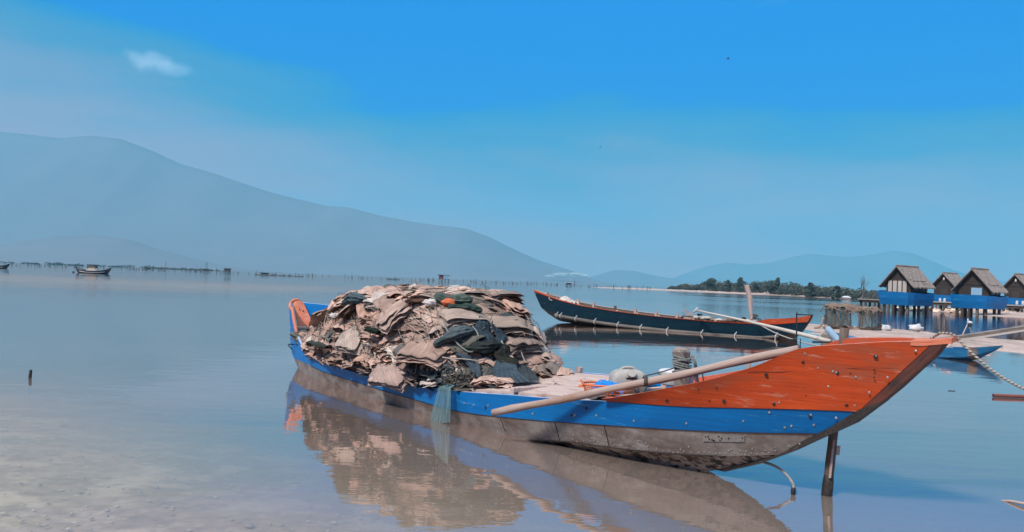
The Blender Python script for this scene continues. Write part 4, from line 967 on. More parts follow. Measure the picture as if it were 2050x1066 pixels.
# twisted mooring rope from the bow to the right
ra = lay(1858, 682, -.05); rb_ = lay(1890, 671, 0)+Vector((0, 0, .012))
far = on_y(2110, 800, 4.9)
pts_ = [rb_+Vector((-.02, 0, .0)), rb_+Vector((.06, -.01, -.01))]
for k in range(1, 9):
    u = k/8; p = pts_[1].lerp(far, u) if k < 9 else far; p = p+Vector((0, 0, -.07*math.sin(PI*u))); pts_.append(p)
pts_ = [ra, ra.lerp(rb_, .6)+Vector((0, 0, .012))]+pts_
path = spline(pts_, 22); b = MB()
for s_ in range(3):
    q = []
    for i, p in enumerate(path):
        tg = (path[min(i+1, len(path)-1)]-path[max(0, i-1)]).normalized(); sd1 = tg.cross(Vector((0, 0, 1))).normalized(); up1 = sd1.cross(tg); a = i*1.0+s_*2*PI/3
        q.append(p+sd1*math.cos(a)*.0045+up1*math.sin(a)*.0045)
    b.tube(q, .0052, 6, mi=0 if s_ else 1)
b.build('twisted_rope', [MT['rope'], MT['trope']], smooth=True, label='black and white twisted mooring rope running down from the bow tip', category='rope')
# long weathered plank and a pale strip painted for its lit lower edge running out over the bow to the right
ga = on_y(1610, 700, 6.25)
gp = thing('gangplank', ga, 'long grey weathered plank resting across the orange bow', 'plank')
def bandpts(A0, B0, w0, w1, th, b, mi=0, n=24, up=Vector((0, 0, 1))):
    d = (B0-A0).normalized(); s_ = d.cross(up).normalized(); rows = [[], [], [], []]; uv = [[], [], [], []]
    for i in range(n+1):
        u = i/n; p = A0.lerp(B0, u)+up*(-.03*math.sin(PI*u)); w = w0+(w1-w0)*u
        for r, q in enumerate((p+s_*w, p-s_*w, p-s_*w-up*th, p+s_*w-up*th)): rows[r].append(q); uv[r].append((u*4, r*.1+(w if r in (0, 3) else -w)))
    for k in range(4): b.grid([rows[k], rows[(k+1) % 4]], mi, [uv[k], uv[(k+1) % 4]])
    for e in (0, n): b.add([rows[k][e] for k in range(4)], [(0, 1, 2, 3)], mi, [(0, 0)]*4)
GA, GB = on_y(1610, 700, 6.25), on_y(2090, 646, 5.95)
b = MB(); bandpts(GA, GB, .040, .050, .026, b); b.build('board', MT['post'], gp)
b = MB(); bandpts(GA-Vector((0, .042, .020)), GB-Vector((0, .052, .020)), .006, .006, .014, b); b.build('lit_edge', MT['barewhite'], gp)
# stern stick and cord on the far left
s0 = lay(604, 690, .3); s1 = lay(577, 691, .55)
b = MB(); b.tube([s0, s1+Vector((0, 0, .01))], .009, 6); b.build('mooring_stick', MT['blackwood'], label='short dark stick jutting left from the stern of the near boat', category='stick')
s2_ = on_z(607, 716, .02)
b = MB(); b.tube(spline([s1+Vector((0, 0, -.008)), s1.lerp(s2_, .5)-Vector((0, 0, .02)), s2_], 8), [.007+.003*(i % 2) for i in range(17)], 6); b.build('stern_cord', MT['trope'], label='dark knotted cord slanting from the stern stick to the water', category='rope')

# ------------------------------------------------------------------ second boat (navy, orange rim)
H2 = Hull((.99, 33.6), (9.86, 26.3), .78, PROF_B)
H2.line('sheer', [(1100, 595), (1120, 602), (1163, 613), (1231, 624), (1309, 634), (1380, 641), (1420, 644.5), (1480, 648), (1517, 649.5), (1560, 649.5)], 0, (1617, 645), 1, pre=[(0, 1.20)])
H2.line('rim', [(1100, 592.5), (1120, 600), (1163, 611.7), (1231, 622.8), (1309, 632.8), (1380, 639.5), (1420, 642.7), (1480, 645.6), (1517, 645), (1532, 639), (1560, 638.5), (1600, 635.5)], 0, (1624, 632), 1.02, pre=[(0, 1.27)])
H2.line('chine', [(1125, 634), (1160, 643), (1200, 650), (1300, 660), (1400, 669), (1500, 676)], .035, (1600, 668), .84, pre=[(.035, .55)])
H2.line('keel', [(1155, 649), (1250, 662), (1400, 677), (1500, 684)], .07, (1585, 680), .5, pre=[(.07, .30), (.12, .05)])
boat2 = thing('fishing_boat', H2.pt(.5, 0, 0), 'slim navy fishing boat with an orange rim floating beyond the near boat', 'fishing boat')
H2.plank('sheer', 'chine', 1, .03, N=80).build('side_plank', MT['navy'], boat2, smooth=True)
H2.plank('sheer', 'chine', -1, .03, N=80).build('side_plank', MT['inner'], boat2, smooth=True)
b = H2.plank('rim', 'sheer', 1, .05, N=90, out=.02, edge_mi=1); b.build('gunwale_rim', [MT['orange'], MT['orange_edge']], boat2)
b = H2.plank('rim', 'sheer', -1, .05, N=90, out=.02, edge_mi=1); b.build('gunwale_rim', [MT['concrete'], MT['concrete']], boat2)
b = H2.plank('chine', 'keel', 1, .02, N=60); H2.plank('chine', 'keel', -1, .02, N=60, mb=b); b.build('hull_bottom', MT['blackwood'], boat2)
b = MB(); rows = [[H2.pt(t, s_*H2.lines['chine'][3](t)*.95, smooth_tab(H2.lines['chine'][2], t)+.06) for s_ in (1, 0, -1)] for t in [.05+i*.022 for i in range(40)]]; b.grid(rows); b.build('floor_boards', MT['inner'], boat2)
b = MB()
def stempair(hull, pix, hw, b, mi=0):
    for (p_, q_) in zip(pix, pix[1:]):
        a_, c_ = hull.plane(*p_, 0), hull.plane(*q_, 0); b.tube([hull.pt(a_[0], 0, a_[1]), hull.pt(c_[0], 0, c_[1])], hw, 6, mi)
stempair(H2, [(1626, 632), (1619, 645), (1607, 662), (1588, 679)], .035, b); b.build('stem_post', MT['blackwood'], boat2); b = MB(); stempair(H2, [(1072, 586), (1083, 601), (1100, 621), (1118, 635), (1154, 649)], .03, b)
b.build('stem_post', MT['blackwood'], boat2)
b = MB(); a_ = lay(1074, 588, 0, H2); b.tube([a_+Vector((.1, 0, .0)), a_+Vector((-.02, 0, .07)), a_+Vector((-.08, 0, .12))], [.05, .04, .02], 8); b.box(a_+H2.D*.30+Vector((0, 0, .02)), H2.D, H2.n, (0, 0, 1), .3, .07, .03)
b.build('stern_cap', MT['deck'], boat2)
for px in (1161, 1190, 1231, 1270, 1311, 1353, 1420, 1462):
    t, z = H2.plane(px, 625, -.6)
    for s_ in (-1, 1):
        b = MB(); b.box(H2.pt(t, s_*(H2.lines['sheer'][3](t)-.07), smooth_tab(H2.lines['sheer'][2], t)-.04), H2.D, H2.n, (0, 0, 1), .045, .03, .15 if s_ < 0 else .1)
        b.build('rib', MT['deck'] if px != 1231 else MT['inner'], boat2)
# bamboo lashed to the hull
q = [H2.surfpt('sheer', 'chine', px, py)+H2.n*.07 for px, py in ((1113, 631), (1155, 639), (1193, 645), (1239, 651.5), (1285, 657), (1338, 662.5), (1407, 668.5), (1474, 673), (1520, 676), (1560, 674))]
q = [q[0].lerp(q[-1], 0)+(p-q[0]) for p in q]
b = MB(); b.tube(spline(q[:7], 6), .065, 10); b.tube(spline(q[6:], 6), .05, 10); fen = b.build('bamboo_fender', MT['bamboo'], boat2, smooth=True)
for px in (1117, 1125, 1155, 1193, 1239, 1285, 1338, 1407, 1474, 1555):
    py = lerp_tab([(1113, 631), (1155, 639), (1193, 645), (1239, 651.5), (1285, 657), (1338, 662.5), (1407, 668.5), (1474, 673), (1560, 676)], px)
    p = H2.surfpt('sheer', 'chine', px, py)+H2.n*.07; b = MB()
    b.tube([p+H2.n*(math.cos(a)*.075)+Vector((0, 0, math.sin(a)*.085)) for a in [j*PI/7 for j in range(15)]], .016, 6); b.tube([p+H2.n*.0+Vector((0, 0, .07)), p-H2.n*.05+Vector((.03, 0, .17))], .016, 6)
    b.build('tie', MT['white'], fen, smooth=True)
b = MB(); a_ = lay(1105, 600, .3, H2)+H2.n*.02; b.tube(spline([a_+Vector((-.12, 0, .08)), a_+Vector((-.05, 0, -.02)), a_+Vector((.12, 0, -.04)), a_+Vector((.22, 0, .03)), a_+Vector((.18, 0, .08))], 6), .03, 6); b.build('mooring_cord', MT['rope'], boat2, smooth=True)
b = MB(); c_ = lay(1135, 605, -.05, H2)
rows = []
for i in range(12): rows.append([c_+H2.D*(-.45+.9*j/15)+H2.n*(-.3+.6*i/11)+Vector((0, 0, .24*math.exp(-((j-6)/4.5)**2)*math.sin(PI*i/11)**.6+.05*math.sin(j*1.7+i*1.3)-.02)) for j in range(16)])
b.grid(rows, col=(.75, .68, .64)); b.build('tarp', MT['net'], smooth=True, label='pale crumpled tarp in the left end of the navy boat', category='tarp')
# nets & gear lying in the navy boat
b = MB(); rd = random.Random(3)
for k in range(34):
    px = rd.uniform(1372, 1515); p = lay(px, lerp_tab([(1372, 636), (1440, 639), (1515, 644)], px)+rd.uniform(-1, 3), rd.uniform(-.45, .1), H2)
    b.blobby(p, rd.uniform(.08, .22), rd.uniform(.08, .2), rd.uniform(.03, .07), k, .3, 6, col=rd.choice(((.5, .42, .36), (.3, .24, .2), (.12, .10, .09), (.65, .58, .52))))
b.build('net_bundle', MT['net'], smooth=True, label='tangled pale nets lying in the right half of the navy boat', category='nets', kind='stuff')
b = MB()
for k, (dx, dz) in enumerate(((-.35, .28), (-.22, .36), (-.08, .30), (.05, .22))): p = lay(1383, 638, -.2, H2); b.tube([p+Vector((.1+dx*.2, 0, -.06)), p+Vector((dx, 0, dz))], .022, 6)
b.build('stick_bundle', MT['deck'], label='short bundle of bare sticks leaning in the navy boat', category='sticks')
b = MB(); p = lay(1398, 640, -.1, H2); b.box(p+Vector((0, 0, .06)), (1, 0, 0), (0, 1, 0), (0, 0, 1), .035, .035, .14); b.box(p+Vector((.04, 0, .18)), (1, 0, 0), (0, 1, 0), (0, 0, 1), .085, .03, .03); b.build('engine_bracket', MT['dark'], label='small black engine bracket standing on the navy boat', category='bracket')
b = MB(); p = lay(1489, 643, -.1, H2); b.blobby(p, .1, .08, .12, 3, .25, 8); b.build('engine_block', MT['dark'], smooth=True, label='black lump of engine beside the upright mast post', category='engine')
p0 = lay(1508, 648, -.25, H2); p1 = on_y(1495, 571, p0.y)
b = MB(); b.tube([p0-Vector((0, 0, .2)), p0.lerp(p1, .3)+Vector((-.02, 0, 0)), p0.lerp(p1, .6)+Vector((.03, 0, 0)), p1], [.05, .058, .085, .085], 9); b.build('mast_post', MT['deck'], label='upright bare post rising from the navy boat', category='post')
b = MB(); p = p0+Vector((0, 0, .1)); rd = random.Random(8)
for k in range(12): o_ = p+Vector((rd.uniform(-.1, .35), 0, rd.uniform(-.12, .16))); b.tube([o_+Vector((math.cos(a)*.08, math.sin(a)*.05, math.sin(a*1.3)*.07)) for a in [j*PI/5 for j in range(11)]], .016, 5)
b.build('rope_coil', MT['trope'], smooth=True, label='dark rope coiled round the foot of the bare post', category='rope')
a_ = lay(1395, 622, 1.1, H2); c_ = on_z(1662, 684, .25)
b = MB(); b.tube([a_+(c_-a_)*(k/8)+Vector((0, 0, .03*math.sin(PI*k/8))) for k in range(9)], [.032, .032, .036, .04, .045, .05, .056, .06, .062], 8); b.tube([a_+Vector((-.12, 0, -.08)), a_+Vector((.03, 0, .1))], .03, 6)
b.build('long_oar', MT['barewhite'], smooth=True, label='long pale oar slanting from the navy boat down to the water', category='oar')
a_ = lay(1512, 646, .6, H2); c_ = on_z(1660, 697, .05)
b = MB(); b.tube(spline([a_, a_.lerp(c_, .35)-Vector((0, 0, .12)), a_.lerp(c_, .7)-Vector((0, 0, .1)), c_], 8), .02, 6); b.build('mooring_line', MT['rope'], smooth=True, label='thin mooring line from the navy boat dropping to the right', category='rope')
# iron anchor stake by its bow
p = on_z(1595, 700, 0); b = MB(); b.tube([p-Vector((0, 0, .2)), on_y(1595, 626, p.y)], .02, 6); q = on_y(1595, 630, p.y); b.tube([q, q+Vector((.45, 0, 0))], .015, 6)
st = b.build('iron_stake', MT['dark'], label='thin black iron stake with a short crossbar beside the navy bow', category='stake')
q = on_y(1593, 683, p.y); b = MB(); b.box(q-Vector((.07, 0, 0)), (1, 0, 0), (0, 1, 0), (0, 0, 1), .09, .02, .05); b.build('flat_plate', MT['dark'], st)
p = on_z(1602, 693, 0); b = MB(); b.tube([p-Vector((0, 0, .1)), p+Vector((0, 0, .22))], .015, 6); b.build('thin_peg', MT['farblue'], label='short dark peg standing in the water near the iron stake', category='peg')

# ------------------------------------------------------------------ small blue canoe on the sand
H3 = Hull((9.85, 24.2), (12.3, 20.1), .42, PROF_B)
H3.line('sheer', [(1700, 676), (1740, 684), (1800, 691), (1860, 695), (1915, 696), (1960, 695.5)], 0, (2006, 692), 1, pre=[(0, .42)])
H3.line('chine', [(1800, 712), (1875, 716), (1930, 715.5), (1955, 711)], .06, (1992, 701), .9, pre=[(.06, .15), (.15, .10)])
H3.line('keel', [(1875, 723), (1920, 724.5)], .10, (1955, 720), .55, pre=[(.10, .04), (.3, -.02)])
boat3 = thing('canoe', H3.pt(.5, 0, 0), 'small blue canoe with a bare grey patch, at the sandbar behind the bow', 'canoe')
def canoe_blue():
    return weathered('worn_canoe_blue', (.0, .11, .27), (.03, .20, .40), (2, 9, 1), .5, .15, c3=(.25, .42, .50), stain_scale=(2.5, 8, 1), stain_thr=.66, fine_amt=.25)
MT['canoe'] = canoe_blue()
for s_ in (1, -1):
    H3.plank('sheer', 'chine', s_, .02, N=60, out=0, edge_mi=1).build('side_plank', [MT['canoe'], MT['paleblue']], boat3, smooth=True)
b = H3.plank('chine', 'keel', 1, .02, N=60); H3.plank('chine', 'keel', -1, .02, N=60, mb=b); b.build('hull_bottom', MT['canoe'], boat3, smooth=True)
tp1, tp2 = H3.plane(1936, 705, .25)[0], H3.plane(1955, 705, .2)[0]
b = H3.plank('sheer', 'chine', 1, .02, N=6, t0=tp1, t1=tp2, out=.004); H3.plank('chine', 'keel', 1, .02, N=6, t0=tp1, t1=min(tp2, H3.lines['keel'][1]), out=.004, mb=b); b.build('hull_patch', MT['post'], boat3, label='bare grey patch on the hull')
b = MB(); p = lay(2004, 692, 0, H3); b.tube([p, p+Vector((.03, -.02, -.09))], .02, 6); b.build('tip_fitting', MT['deck'], boat3)
rows = [[H3.pt(t, s_*(H3.lines['sheer'][3](t)-.01), smooth_tab(H3.lines['sheer'][2], t)-.06) for s_ in (1, 0, -1)] for t in [.04+i*.023 for i in range(40)]]
b = MB(); b.grid(rows); b.build('deck_cover', MT['canoe'], boat3)
p = lay(1888, 697, .2, H3); b = MB(); rd = random.Random(5)
for k in range(6): b.tube([p+Vector((rd.uniform(-.25, .0), 0, rd.uniform(-.12, .02))), p+Vector((rd.uniform(.0, .3), 0, rd.uniform(0, .14)))], .022, 6)
b.blobby(p+Vector((.15, 0, .02)), .16, .1, .06, 3, .3, 8); b.build('driftwood', MT['deck'], label='bleached wood scraps and rag on the canoe rim beside the bow', category='driftwood')
# pale blue pipe and stump behind the near boat
a_, c_ = on_z(1657, 659, .55), None
a_ = on_y(1657, 659, 20.0); c_ = on_y(1688, 692, 19.4)
b = MB(); b.tube([a_, c_], .085, 12); b.build('blue_pipe', MT['paleblue'], smooth=False, label='slanting pale blue pipe just behind the near orange bow', category='pipe')
p = on_z(1655, 690, 0); b = MB(); b.tube([p-Vector((0, 0, .1)), p+Vector((0, 0, .3)), p+Vector((.02, 0, .34))], [.18, .17, .12], 10); b.build('stump', MT['post'], label='low grey wooden stump at the water edge by the pale pipe', category='stump')
p = on_y(1626, 685, 20); b = MB(); b.tube([p, on_y(1672, 686, 19.8)], .025, 6); b.build('dark_stick', MT['blackwood'], label='thin dark stick lying level in front of the grey stump', category='stick')

# ------------------------------------------------------------------ net cage on the sand
cb0 = on_z(1652, 659, .05); cb1 = on_z(1744, 666, .05)
cage = thing('net_cage', (cb0+cb1)/2, 'brown netted trap cage on poles standing on the pink sandbar', 'fish trap')
dx = (cb1-cb0); dx.z = 0; Lc = dx.length; dx.normalize(); dy = Vector((-dx.y, dx.x, 0)); hC = .98
def cg(u, v, z): return cb0+dx*(u*Lc)+dy*(v*.75)+Vector((0, 0, z))
b = MB()
for (u, v) in ((0, 0), (.55, 0), (1, 0), (0, 1), (.55, 1), (1, 1)): b.tube([cg(u, v, -.1), cg(u+.01, v, hC*.5), cg(u, v, hC)], .025, 6)
for v in (0, 1):
    for z in (.12, hC): b.tube([cg(0, v, z), cg(.5, v, z-.03), cg(1, v, z-.02)], .022, 6)
for u in (0, .55, 1): b.tube([cg(u, 0, hC), cg(u, 1, hC)], .02, 6)
b.build('frame', MT['pile'], cage)
def netpanel(u0_, u1_, v0_, v1_, z0, z1, seed, amp=.10, n=16):
    rd = random.Random(seed); p_ = [rd.uniform(0, 6) for _ in range(4)]; o = Vector((0, 0, 0)); rows = []
    for i in range(11):
        rows.append([])
        for j in range(n+1):
            u = j/n; v = i/10; q = cg(u0_+(u1_-u0_)*u, v0_+(v1_-v0_)*u, z0+(z1-z0)*v)
            q += dy*(-amp*math.sin(u*9+p_[0]+v*2)*math.sin(PI*v)*1.2)+dx*(amp*.6*math.sin(v*5+p_[1]+u*3))+Vector((0, 0, .05*math.sin(u*7+p_[2])*v)); rows[-1].append(q)
    return rows
b = MB()
for k, a_ in enumerate(((0, .36, 0, 0, .08, hC), (.36, .56, 0, 0, .2, hC), (.70, 1, 0, 0, .08, hC), (0, 0, 0, 1, .08, hC), (1, 1, 0, 1, .08, hC), (0, .34, 1, 1, .1, hC))):
    b.grid(netpanel(*a_, k), 0, [[(j*.06+k, i*.1) for j in range(17)] for i in range(11)])
b.build('net_panel', MT['cagenet'], cage, smooth=True)
b = MB(); rd = random.Random(9)
rows = [[cg(-.05+1.1*j/30, -.08+1.16*i/10, hC+.09*math.sin(PI*i/10)+.03*math.sin(j*.7+i*1.3)+.018*math.sin(j*2.1+i)+(-.07 if i in (0, 10) else 0)+(.05 if j < 20 else -.03)+(-.10 if 15 < j < 21 else 0)-(.15 if j in (0, 30) else 0)) for j in range(31)] for i in range(11)]
b.grid(rows, col=(.27, .205, .165))
for k in range(26):
    u = rd.uniform(0, 1); b.tube(spline([cg(u, -.1, hC+rd.uniform(-.05, .1)), cg(u+rd.uniform(-.12, .12), -.14, hC+rd.uniform(-.1, .05)), cg(u+rd.uniform(-.2, .2), -.1, hC-rd.uniform(.1, .3))], 4), .022, 5, col=(.33, .25, .2))
b.build('top_net', MT['net'], cage, smooth=True)
b = MB()
for k in range(16):
    u = rd.uniform(.02, .98); b.blobby(cg(u, rd.uniform(-.08, .7), .08), rd.uniform(.12, .26), .15, rd.uniform(.06, .13), k, .3, 6, col=rd.choice(((.2, .14, .11), (.42, .31, .26), (.1, .075, .065))))
b.tube(spline([cg(-.02, -.1, .5), cg(-.08, -.12, .12), cg(-.22, -.15, .02)], 5), [.05]*10+[.03], 6, col=(.45, .34, .28))
b.build('fallen_net', MT['net'], cage, smooth=True)
def plastic(px, py, s_, lab, name='plastic_bag'):
    p = on_z(px, py, .08); b = MB(); b.blobby(p+Vector((0, 0, s_*.4)), s_, s_*.6, s_*.5, px, .28, 10, freq=3); b.build(name, MT['white'], smooth=True, label=lab, category='plastic bag')
plastic(1768, 664, .32, 'white plastic sheet heaped beside the netted cage'); plastic(1833, 663, .30, 'white plastic bag alone at the edge of the sandbar')
# jug hung on stakes
p = on_z(1918, 690, 0); q = on_y(1938, 650, p.y)
fl = thing('marker_float', p, 'white and blue plastic jug set on thin crossed stakes beyond the bow tip', 'float')
b = MB(); b.tube([p, q+Vector((0, 0, .06))], .018, 6); p2 = on_z(1951, 676, .0); b.tube([p2, q], .014, 6); b.build('stake', MT['barewhite'], fl)
b = MB(); b.blobby(q+Vector((0.05, 0, .0)), .085, .07, .08, 3, .1, 10); b.build('blue_jug', MT['farblue'], fl, smooth=True)
b = MB(); b.blobby(q+Vector((.05, -.01, .07)), .08, .07, .05, 6, .2, 9); b.tube([q+Vector((-.01, 0, .05)), q+Vector((-.01, 0, .2))], .02, 6); b.build('white_bag', MT['white'], fl, smooth=True)

# ------------------------------------------------------------------ stilt huts with boat shaped balconies
def hut(apex, eave_r, base_px, Y, w, d, alpha, zb, ztop, ze, za, hl, front, name_label, cat='stilt hut', blue_x=.35):
    # local frame: origin = front left ground corner region, u along the gable front, v to the back
    o = on_y(base_px[0], base_px[1], Y); o.z = 0
    u = Vector((math.cos(alpha), -math.sin(alpha)*1.0, 0)); v = Vector((math.sin(alpha), math.cos(alpha), 0))
    # the gable faces the viewer's left; its right side wall shows too
    u = Vector((math.cos(alpha), -math.sin(alpha), 0)); v = Vector((math.sin(alpha), math.cos(alpha), 0))
    return o, u, v
def make_hut(cx_px, Y, w, d, al, zd, zbt, ze, za, label, front='curtains', over=.55, side_win=True, balc=True, post_z=-.3, balc_w=None, lamp=False):
    o = on_y(cx_px, 600, Y); o.z = 0
    u = Vector((math.cos(al), -math.sin(al), 0)); v = Vector((math.sin(al), math.cos(al), 0)); Z = Vector((0, 0, 1))
    r = thing('stilt_hut', o, label, 'stilt hut', 'thatched huts standing on stilts')
    def q(a, c_, z): return o+u*a+v*c_+Z*z          # a: -w/2..w/2 along gable, c: 0 front .. d back
    # wall shell
    b = MB()
    def quad(p, m_=0): b.add(p, [(0, 1, 2, 3)], m_, [(0, 0), ((p[1]-p[0]).length, 0), ((p[1]-p[0]).length, (p[2]-p[1]).length), (0, (p[2]-p[1]).length)])
    hw = w/2; zr = za-.12; zt = ze+.05
    for c_ in (0, d):
        b.add([q(-hw, c_, zd), q(hw, c_, zd), q(hw, c_, zt), q(0, c_, zr), q(-hw, c_, zt)], [(0, 1, 2, 3, 4)], 0, [(0, 0), (w, 0), (w, zt-zd), (hw, zr-zd), (0, zt-zd)])
    for a in (-hw, hw): quad([q(a, 0, zd), q(a, d, zd), q(a, d, zt), q(a, 0, zt)])
    quad([q(-hw, 0, zd), q(hw, 0, zd), q(hw, d, zd), q(-hw, d, zd)])
    b.build('wall', MT['hutwall'], r)
    # thatched roof: two thick slopes with ragged eaves
    b = MB(); rd = random.Random(int(cx_px))
    sl = (za-ze)/(hw); ext = over
    for s_ in (1, -1):
        rows = []; rows2 = []; uvs = []
        nA, nB = 10, 26
        for i in range(nA+1):
            f_ = i/nA; row = []; row2 = []; uvr = []
            for j in range(nB+1):
                g_ = j/nB; a = s_*(f_*(hw+ext)); z = za-sl*abs(a)+.03*math.sin(j*1.3+i*2)*(i > 0); c_ = -ext*.9+(d+ext*1.8)*g_
                if i == nA: a += s_*rd.uniform(-.04, .07); z += rd.uniform(-.05, .02)
                row.append(q(a, c_, z+.05)); row2.append(q(a, c_, z-.07)); uvr.append((c_, abs(a)*1.3))
            rows.append(row); rows2.append(row2); uvs.append(uvr)
        b.grid(rows, 0, uvs); b.grid([x[::-1] for x in rows2], 0, uvs)
        for e in (0, nB): b.grid([[x[e] for x in rows], [x[e] for x in rows2]])
        b.grid([rows[-1], rows2[-1]])
    b.tube([q(0, -ext*.9, za+.05), q(0, d+ext*.9, za+.05)], .10, 7)
    b.build('roof', MT['thatch'], r)
    for s_ in (1, -1):
        b = MB(); b.tube([q(0, -ext*.85, za-.10), q(s_*(hw+ext*.85), -ext*.85, za-sl*(hw+ext*.85)-.10)], .05, 5); b.build('bargeboard', MT['huttrim'], r)
    b = MB(); b.box(q(0, -.03, ze+.12), u, v, Z, hw, .04, .05); b.build('tie_beam', MT['huttrim'], r)
    if front == 'curtains':
        n = 4; x0 = -hw+.18; ww = (w-.55)/n
        for k in range(n):
            a0 = x0+k*ww
            f_ = MB(); f_.box(q(a0+ww/2, -.02, (zbt+ze)/2), u, v, Z, ww/2-.02, .03, (ze-zbt)/2+.03); wf = f_.build('window', MT['huttrim'], r)
            f_ = MB(); rows = [[q(a0+.06+(ww-.12)*j/12, -.07+.012*math.sin(j*2.1), z) for j in range(13)] for z in (zbt-.1, ze-.0)]; f_.grid(rows, 0, [[(j*.05+k, i) for j in range(13)] for i in range(2)]); f_.build('curtain', MT['curtain'], wf)
    elif front == 'window':
        f_ = MB(); f_.box(q(.3, -.02, zbt+.36), u, v, Z, .60, .03, .44); wf = f_.build('window', MT['huttrim'], r)
        f_ = MB(); rows = [[q(.3-.52+1.04*j/20, -.07+.008*math.sin(j*2), z) for j in range(21)] for z in (zbt, zbt+.72)]; f_.grid(rows, 0, [[(j*.06, i) for j in range(21)] for i in range(2)]); f_.build('curtain', MT['bluecurtain'], wf)
    elif front == 'door':
        f_ = MB(); f_.box(q(.0, -.02, zd+1.0), u, v, Z, .45, .03, 1.0); f_.build('door', MT['huttrim'], r)
    if side_win:
        for (c0, c1) in ((.25, d*.47), (d*.53, d-.45)):
            f_ = MB(); f_.box(q(hw+.02, (c0+c1)/2, (zbt+ze)/2+.05), v, u, Z, (c1-c0)/2, .03, (ze-zbt)/2); wf = f_.build('window', MT['huttrim'], r)
            f_ = MB(); f_.box(q(hw+.06, (c0+c1)/2, (zbt+ze)/2+.05), v, u, Z, (c1-c0)/2-.06, .01, (ze-zbt)/2-.06); f_.build('pane', MT['glass'], wf)
        f_ = MB(); f_.box(q(hw+.06, d-.2, (zbt+ze)/2+.05), v, u, Z, .10, .02, (ze-zbt)/2-.02); f_.build('curtain', MT['curtain'], r)
    if lamp:
        f_ = MB(); f_.blobby(q(0, -.15, za-.75), .13, .1, .22, 2, .05, 8); f_.build('gable_lamp', MT['white'], r, smooth=True)
    # boat shaped balcony
    bw = (balc_w or w)+.5; b = MB()
    prof = [(-bw/2-.15, -.9, 1.0, .03), (-bw/4, -1.05, .97, .0), (0, -1.1, .96, -.03), (bw/4, -1.08, .95, -.05), (bw/2, -.95, .95, -.05)]
    top_ = []; bot_ = []
    ring = [(-bw/2-.25, -.35, .10), (-bw/2-.1, -.95, .02), (-bw/4, -1.1, .0), (0, -1.15, .0), (bw/4, -1.15, -.02), (bw/2+.1, -1.05, -.06), (bw/2+.35, -.3, -.05), (bw/2+.35, d*.35, -.12), (bw/2+.35, d*.7, -.12), (bw/2+.4, d+.25, -.02), (bw/2, d+.5, 0), (-bw/2, d+.5, .05)]
    rT = [q(a, c_, zbt+dz) for a, c_, dz in ring]; rB = [q(a*.90, (c_-d/2)*.90+d/2, zd-.02) for a, c_, dz in ring]
    rM = [p.lerp(p2, .5)+(p-q(0, d/2, p.z)).normalized()*.05 for p, p2 in zip(rT, rB)]
    rT.append(rT[0]); rB.append(rB[0]); rM.append(rM[0])
    rTi = [p+(q(0, d/2, p.z)-p).normalized()*.08 for p in rT]; rBi = [p+(q(0, d/2, p.z)-p).normalized()*.08 for p in rB]
    uvs = [[(k*1.0, i*.6) for k in range(len(rT))] for i in range(5)]
    b.grid([rB, rM, rT, rTi, rBi], 0, uvs); b.add(rB[:-1], [tuple(range(len(rB)-1))])
    b.build('balcony', MT['hutblue'], r)
    # stilts
    for (a, c_) in [(-hw*.9, -.5), (-hw*.45, -.75), (0, -.8), (hw*.5, -.7), (hw*.95, -.4), (hw*1.0, d*.5), (hw*.95, d), (0, d), (-hw*.9, d*.5), (-hw*.9, d)]:
        f_ = MB(); f_.box(q(a, c_, (zd+post_z)/2), u, v, Z, .11, .11, (zd-post_z)/2); f_.build('stilt', MT['pile'] if (a+c_) % .7 > .2 else MT['bark'], r)
    return r
A1 = R(57)
make_hut(1798, 82, 2.65, 3.0, A1, .66, 2.0, 3.12, 4.62, 'nearest left thatched hut with four pale curtains above its blue balcony', 'curtains')
make_hut(1949, 80, 2.95, 2.2, A1, .62, 1.95, 2.92, 4.55, 'thatched hut with one pale blue window in its gable front', 'window')
make_hut(1890, 104, 2.75, 2.6, A1, .75, 1.9, 3.3, 4.75, 'thatched hut set back between the two front huts with a lamp in its gable', 'door', side_win=False, lamp=True)
make_hut(2034, 98, 2.75, 2.6, A1, .65, 1.85, 3.2, 4.75, 'thatched hut cut off at the far right with a lamp in its gable', 'door', side_win=False, lamp=True)
# pier
def pier(x0, x1, Y0, Y1, z, rail, label):
    a_ = on_y(x0, 600, Y0); c_ = on_y(x1, 600, Y1); a_.z = c_.z = z; d_ = (c_-a_); L_ = d_.length; d_.normalize(); s_ = Vector((-d_.y, d_.x, 0))
    r = thing('pier', (a_.x, a_.y, 0), label, 'pier', 'walkway sections of the pier')
    b = MB(); b.box((a_+c_)/2, d_, s_, (0, 0, 1), L_/2, .8, .06); b.build('deck', MT['concrete'], r)
    b = MB(); b.box((a_+c_)/2-s_*.6-Vector((0, 0, .2)), d_, s_, (0, 0, 1), L_/2-.02, .08, .13); b.box((a_+c_)/2+s_*.6-Vector((0, 0, .2)), d_, s_, (0, 0, 1), L_/2-.02, .08, .13); b.build('beam', MT['pile'], r)
    n = max(2, int(L_/3.2))
    for k in range(n+1):
        for w_ in (-.6, .6):
            p = a_+d_*(.3+(L_-.6)*k/n)+s_*w_; b = MB(); b.tube([Vector((p.x, p.y, -.4)), Vector((p.x, p.y, z-.07))], .13, 8); b.build('pile', MT['pile'], r)
    if rail:
        b = MB()
        for zz in (.45, .9): b.tube([a_-s_*.7+Vector((0, 0, zz)), c_-s_*.7+Vector((0, 0, zz))], .035, 5)
        for k in range(int(L_/.35)):
            p = a_+d_*(k*.35)-s_*.7; b.tube([p, p+Vector((0, 0, .9))], .03 if k % 4 else .05, 4)
        b.build('railing', MT['farwood'], r)
    return a_, c_, d_, s_
pier(1723, 1770, 88, 88, 1.05, True, 'railed pier end standing in the water left of the huts')
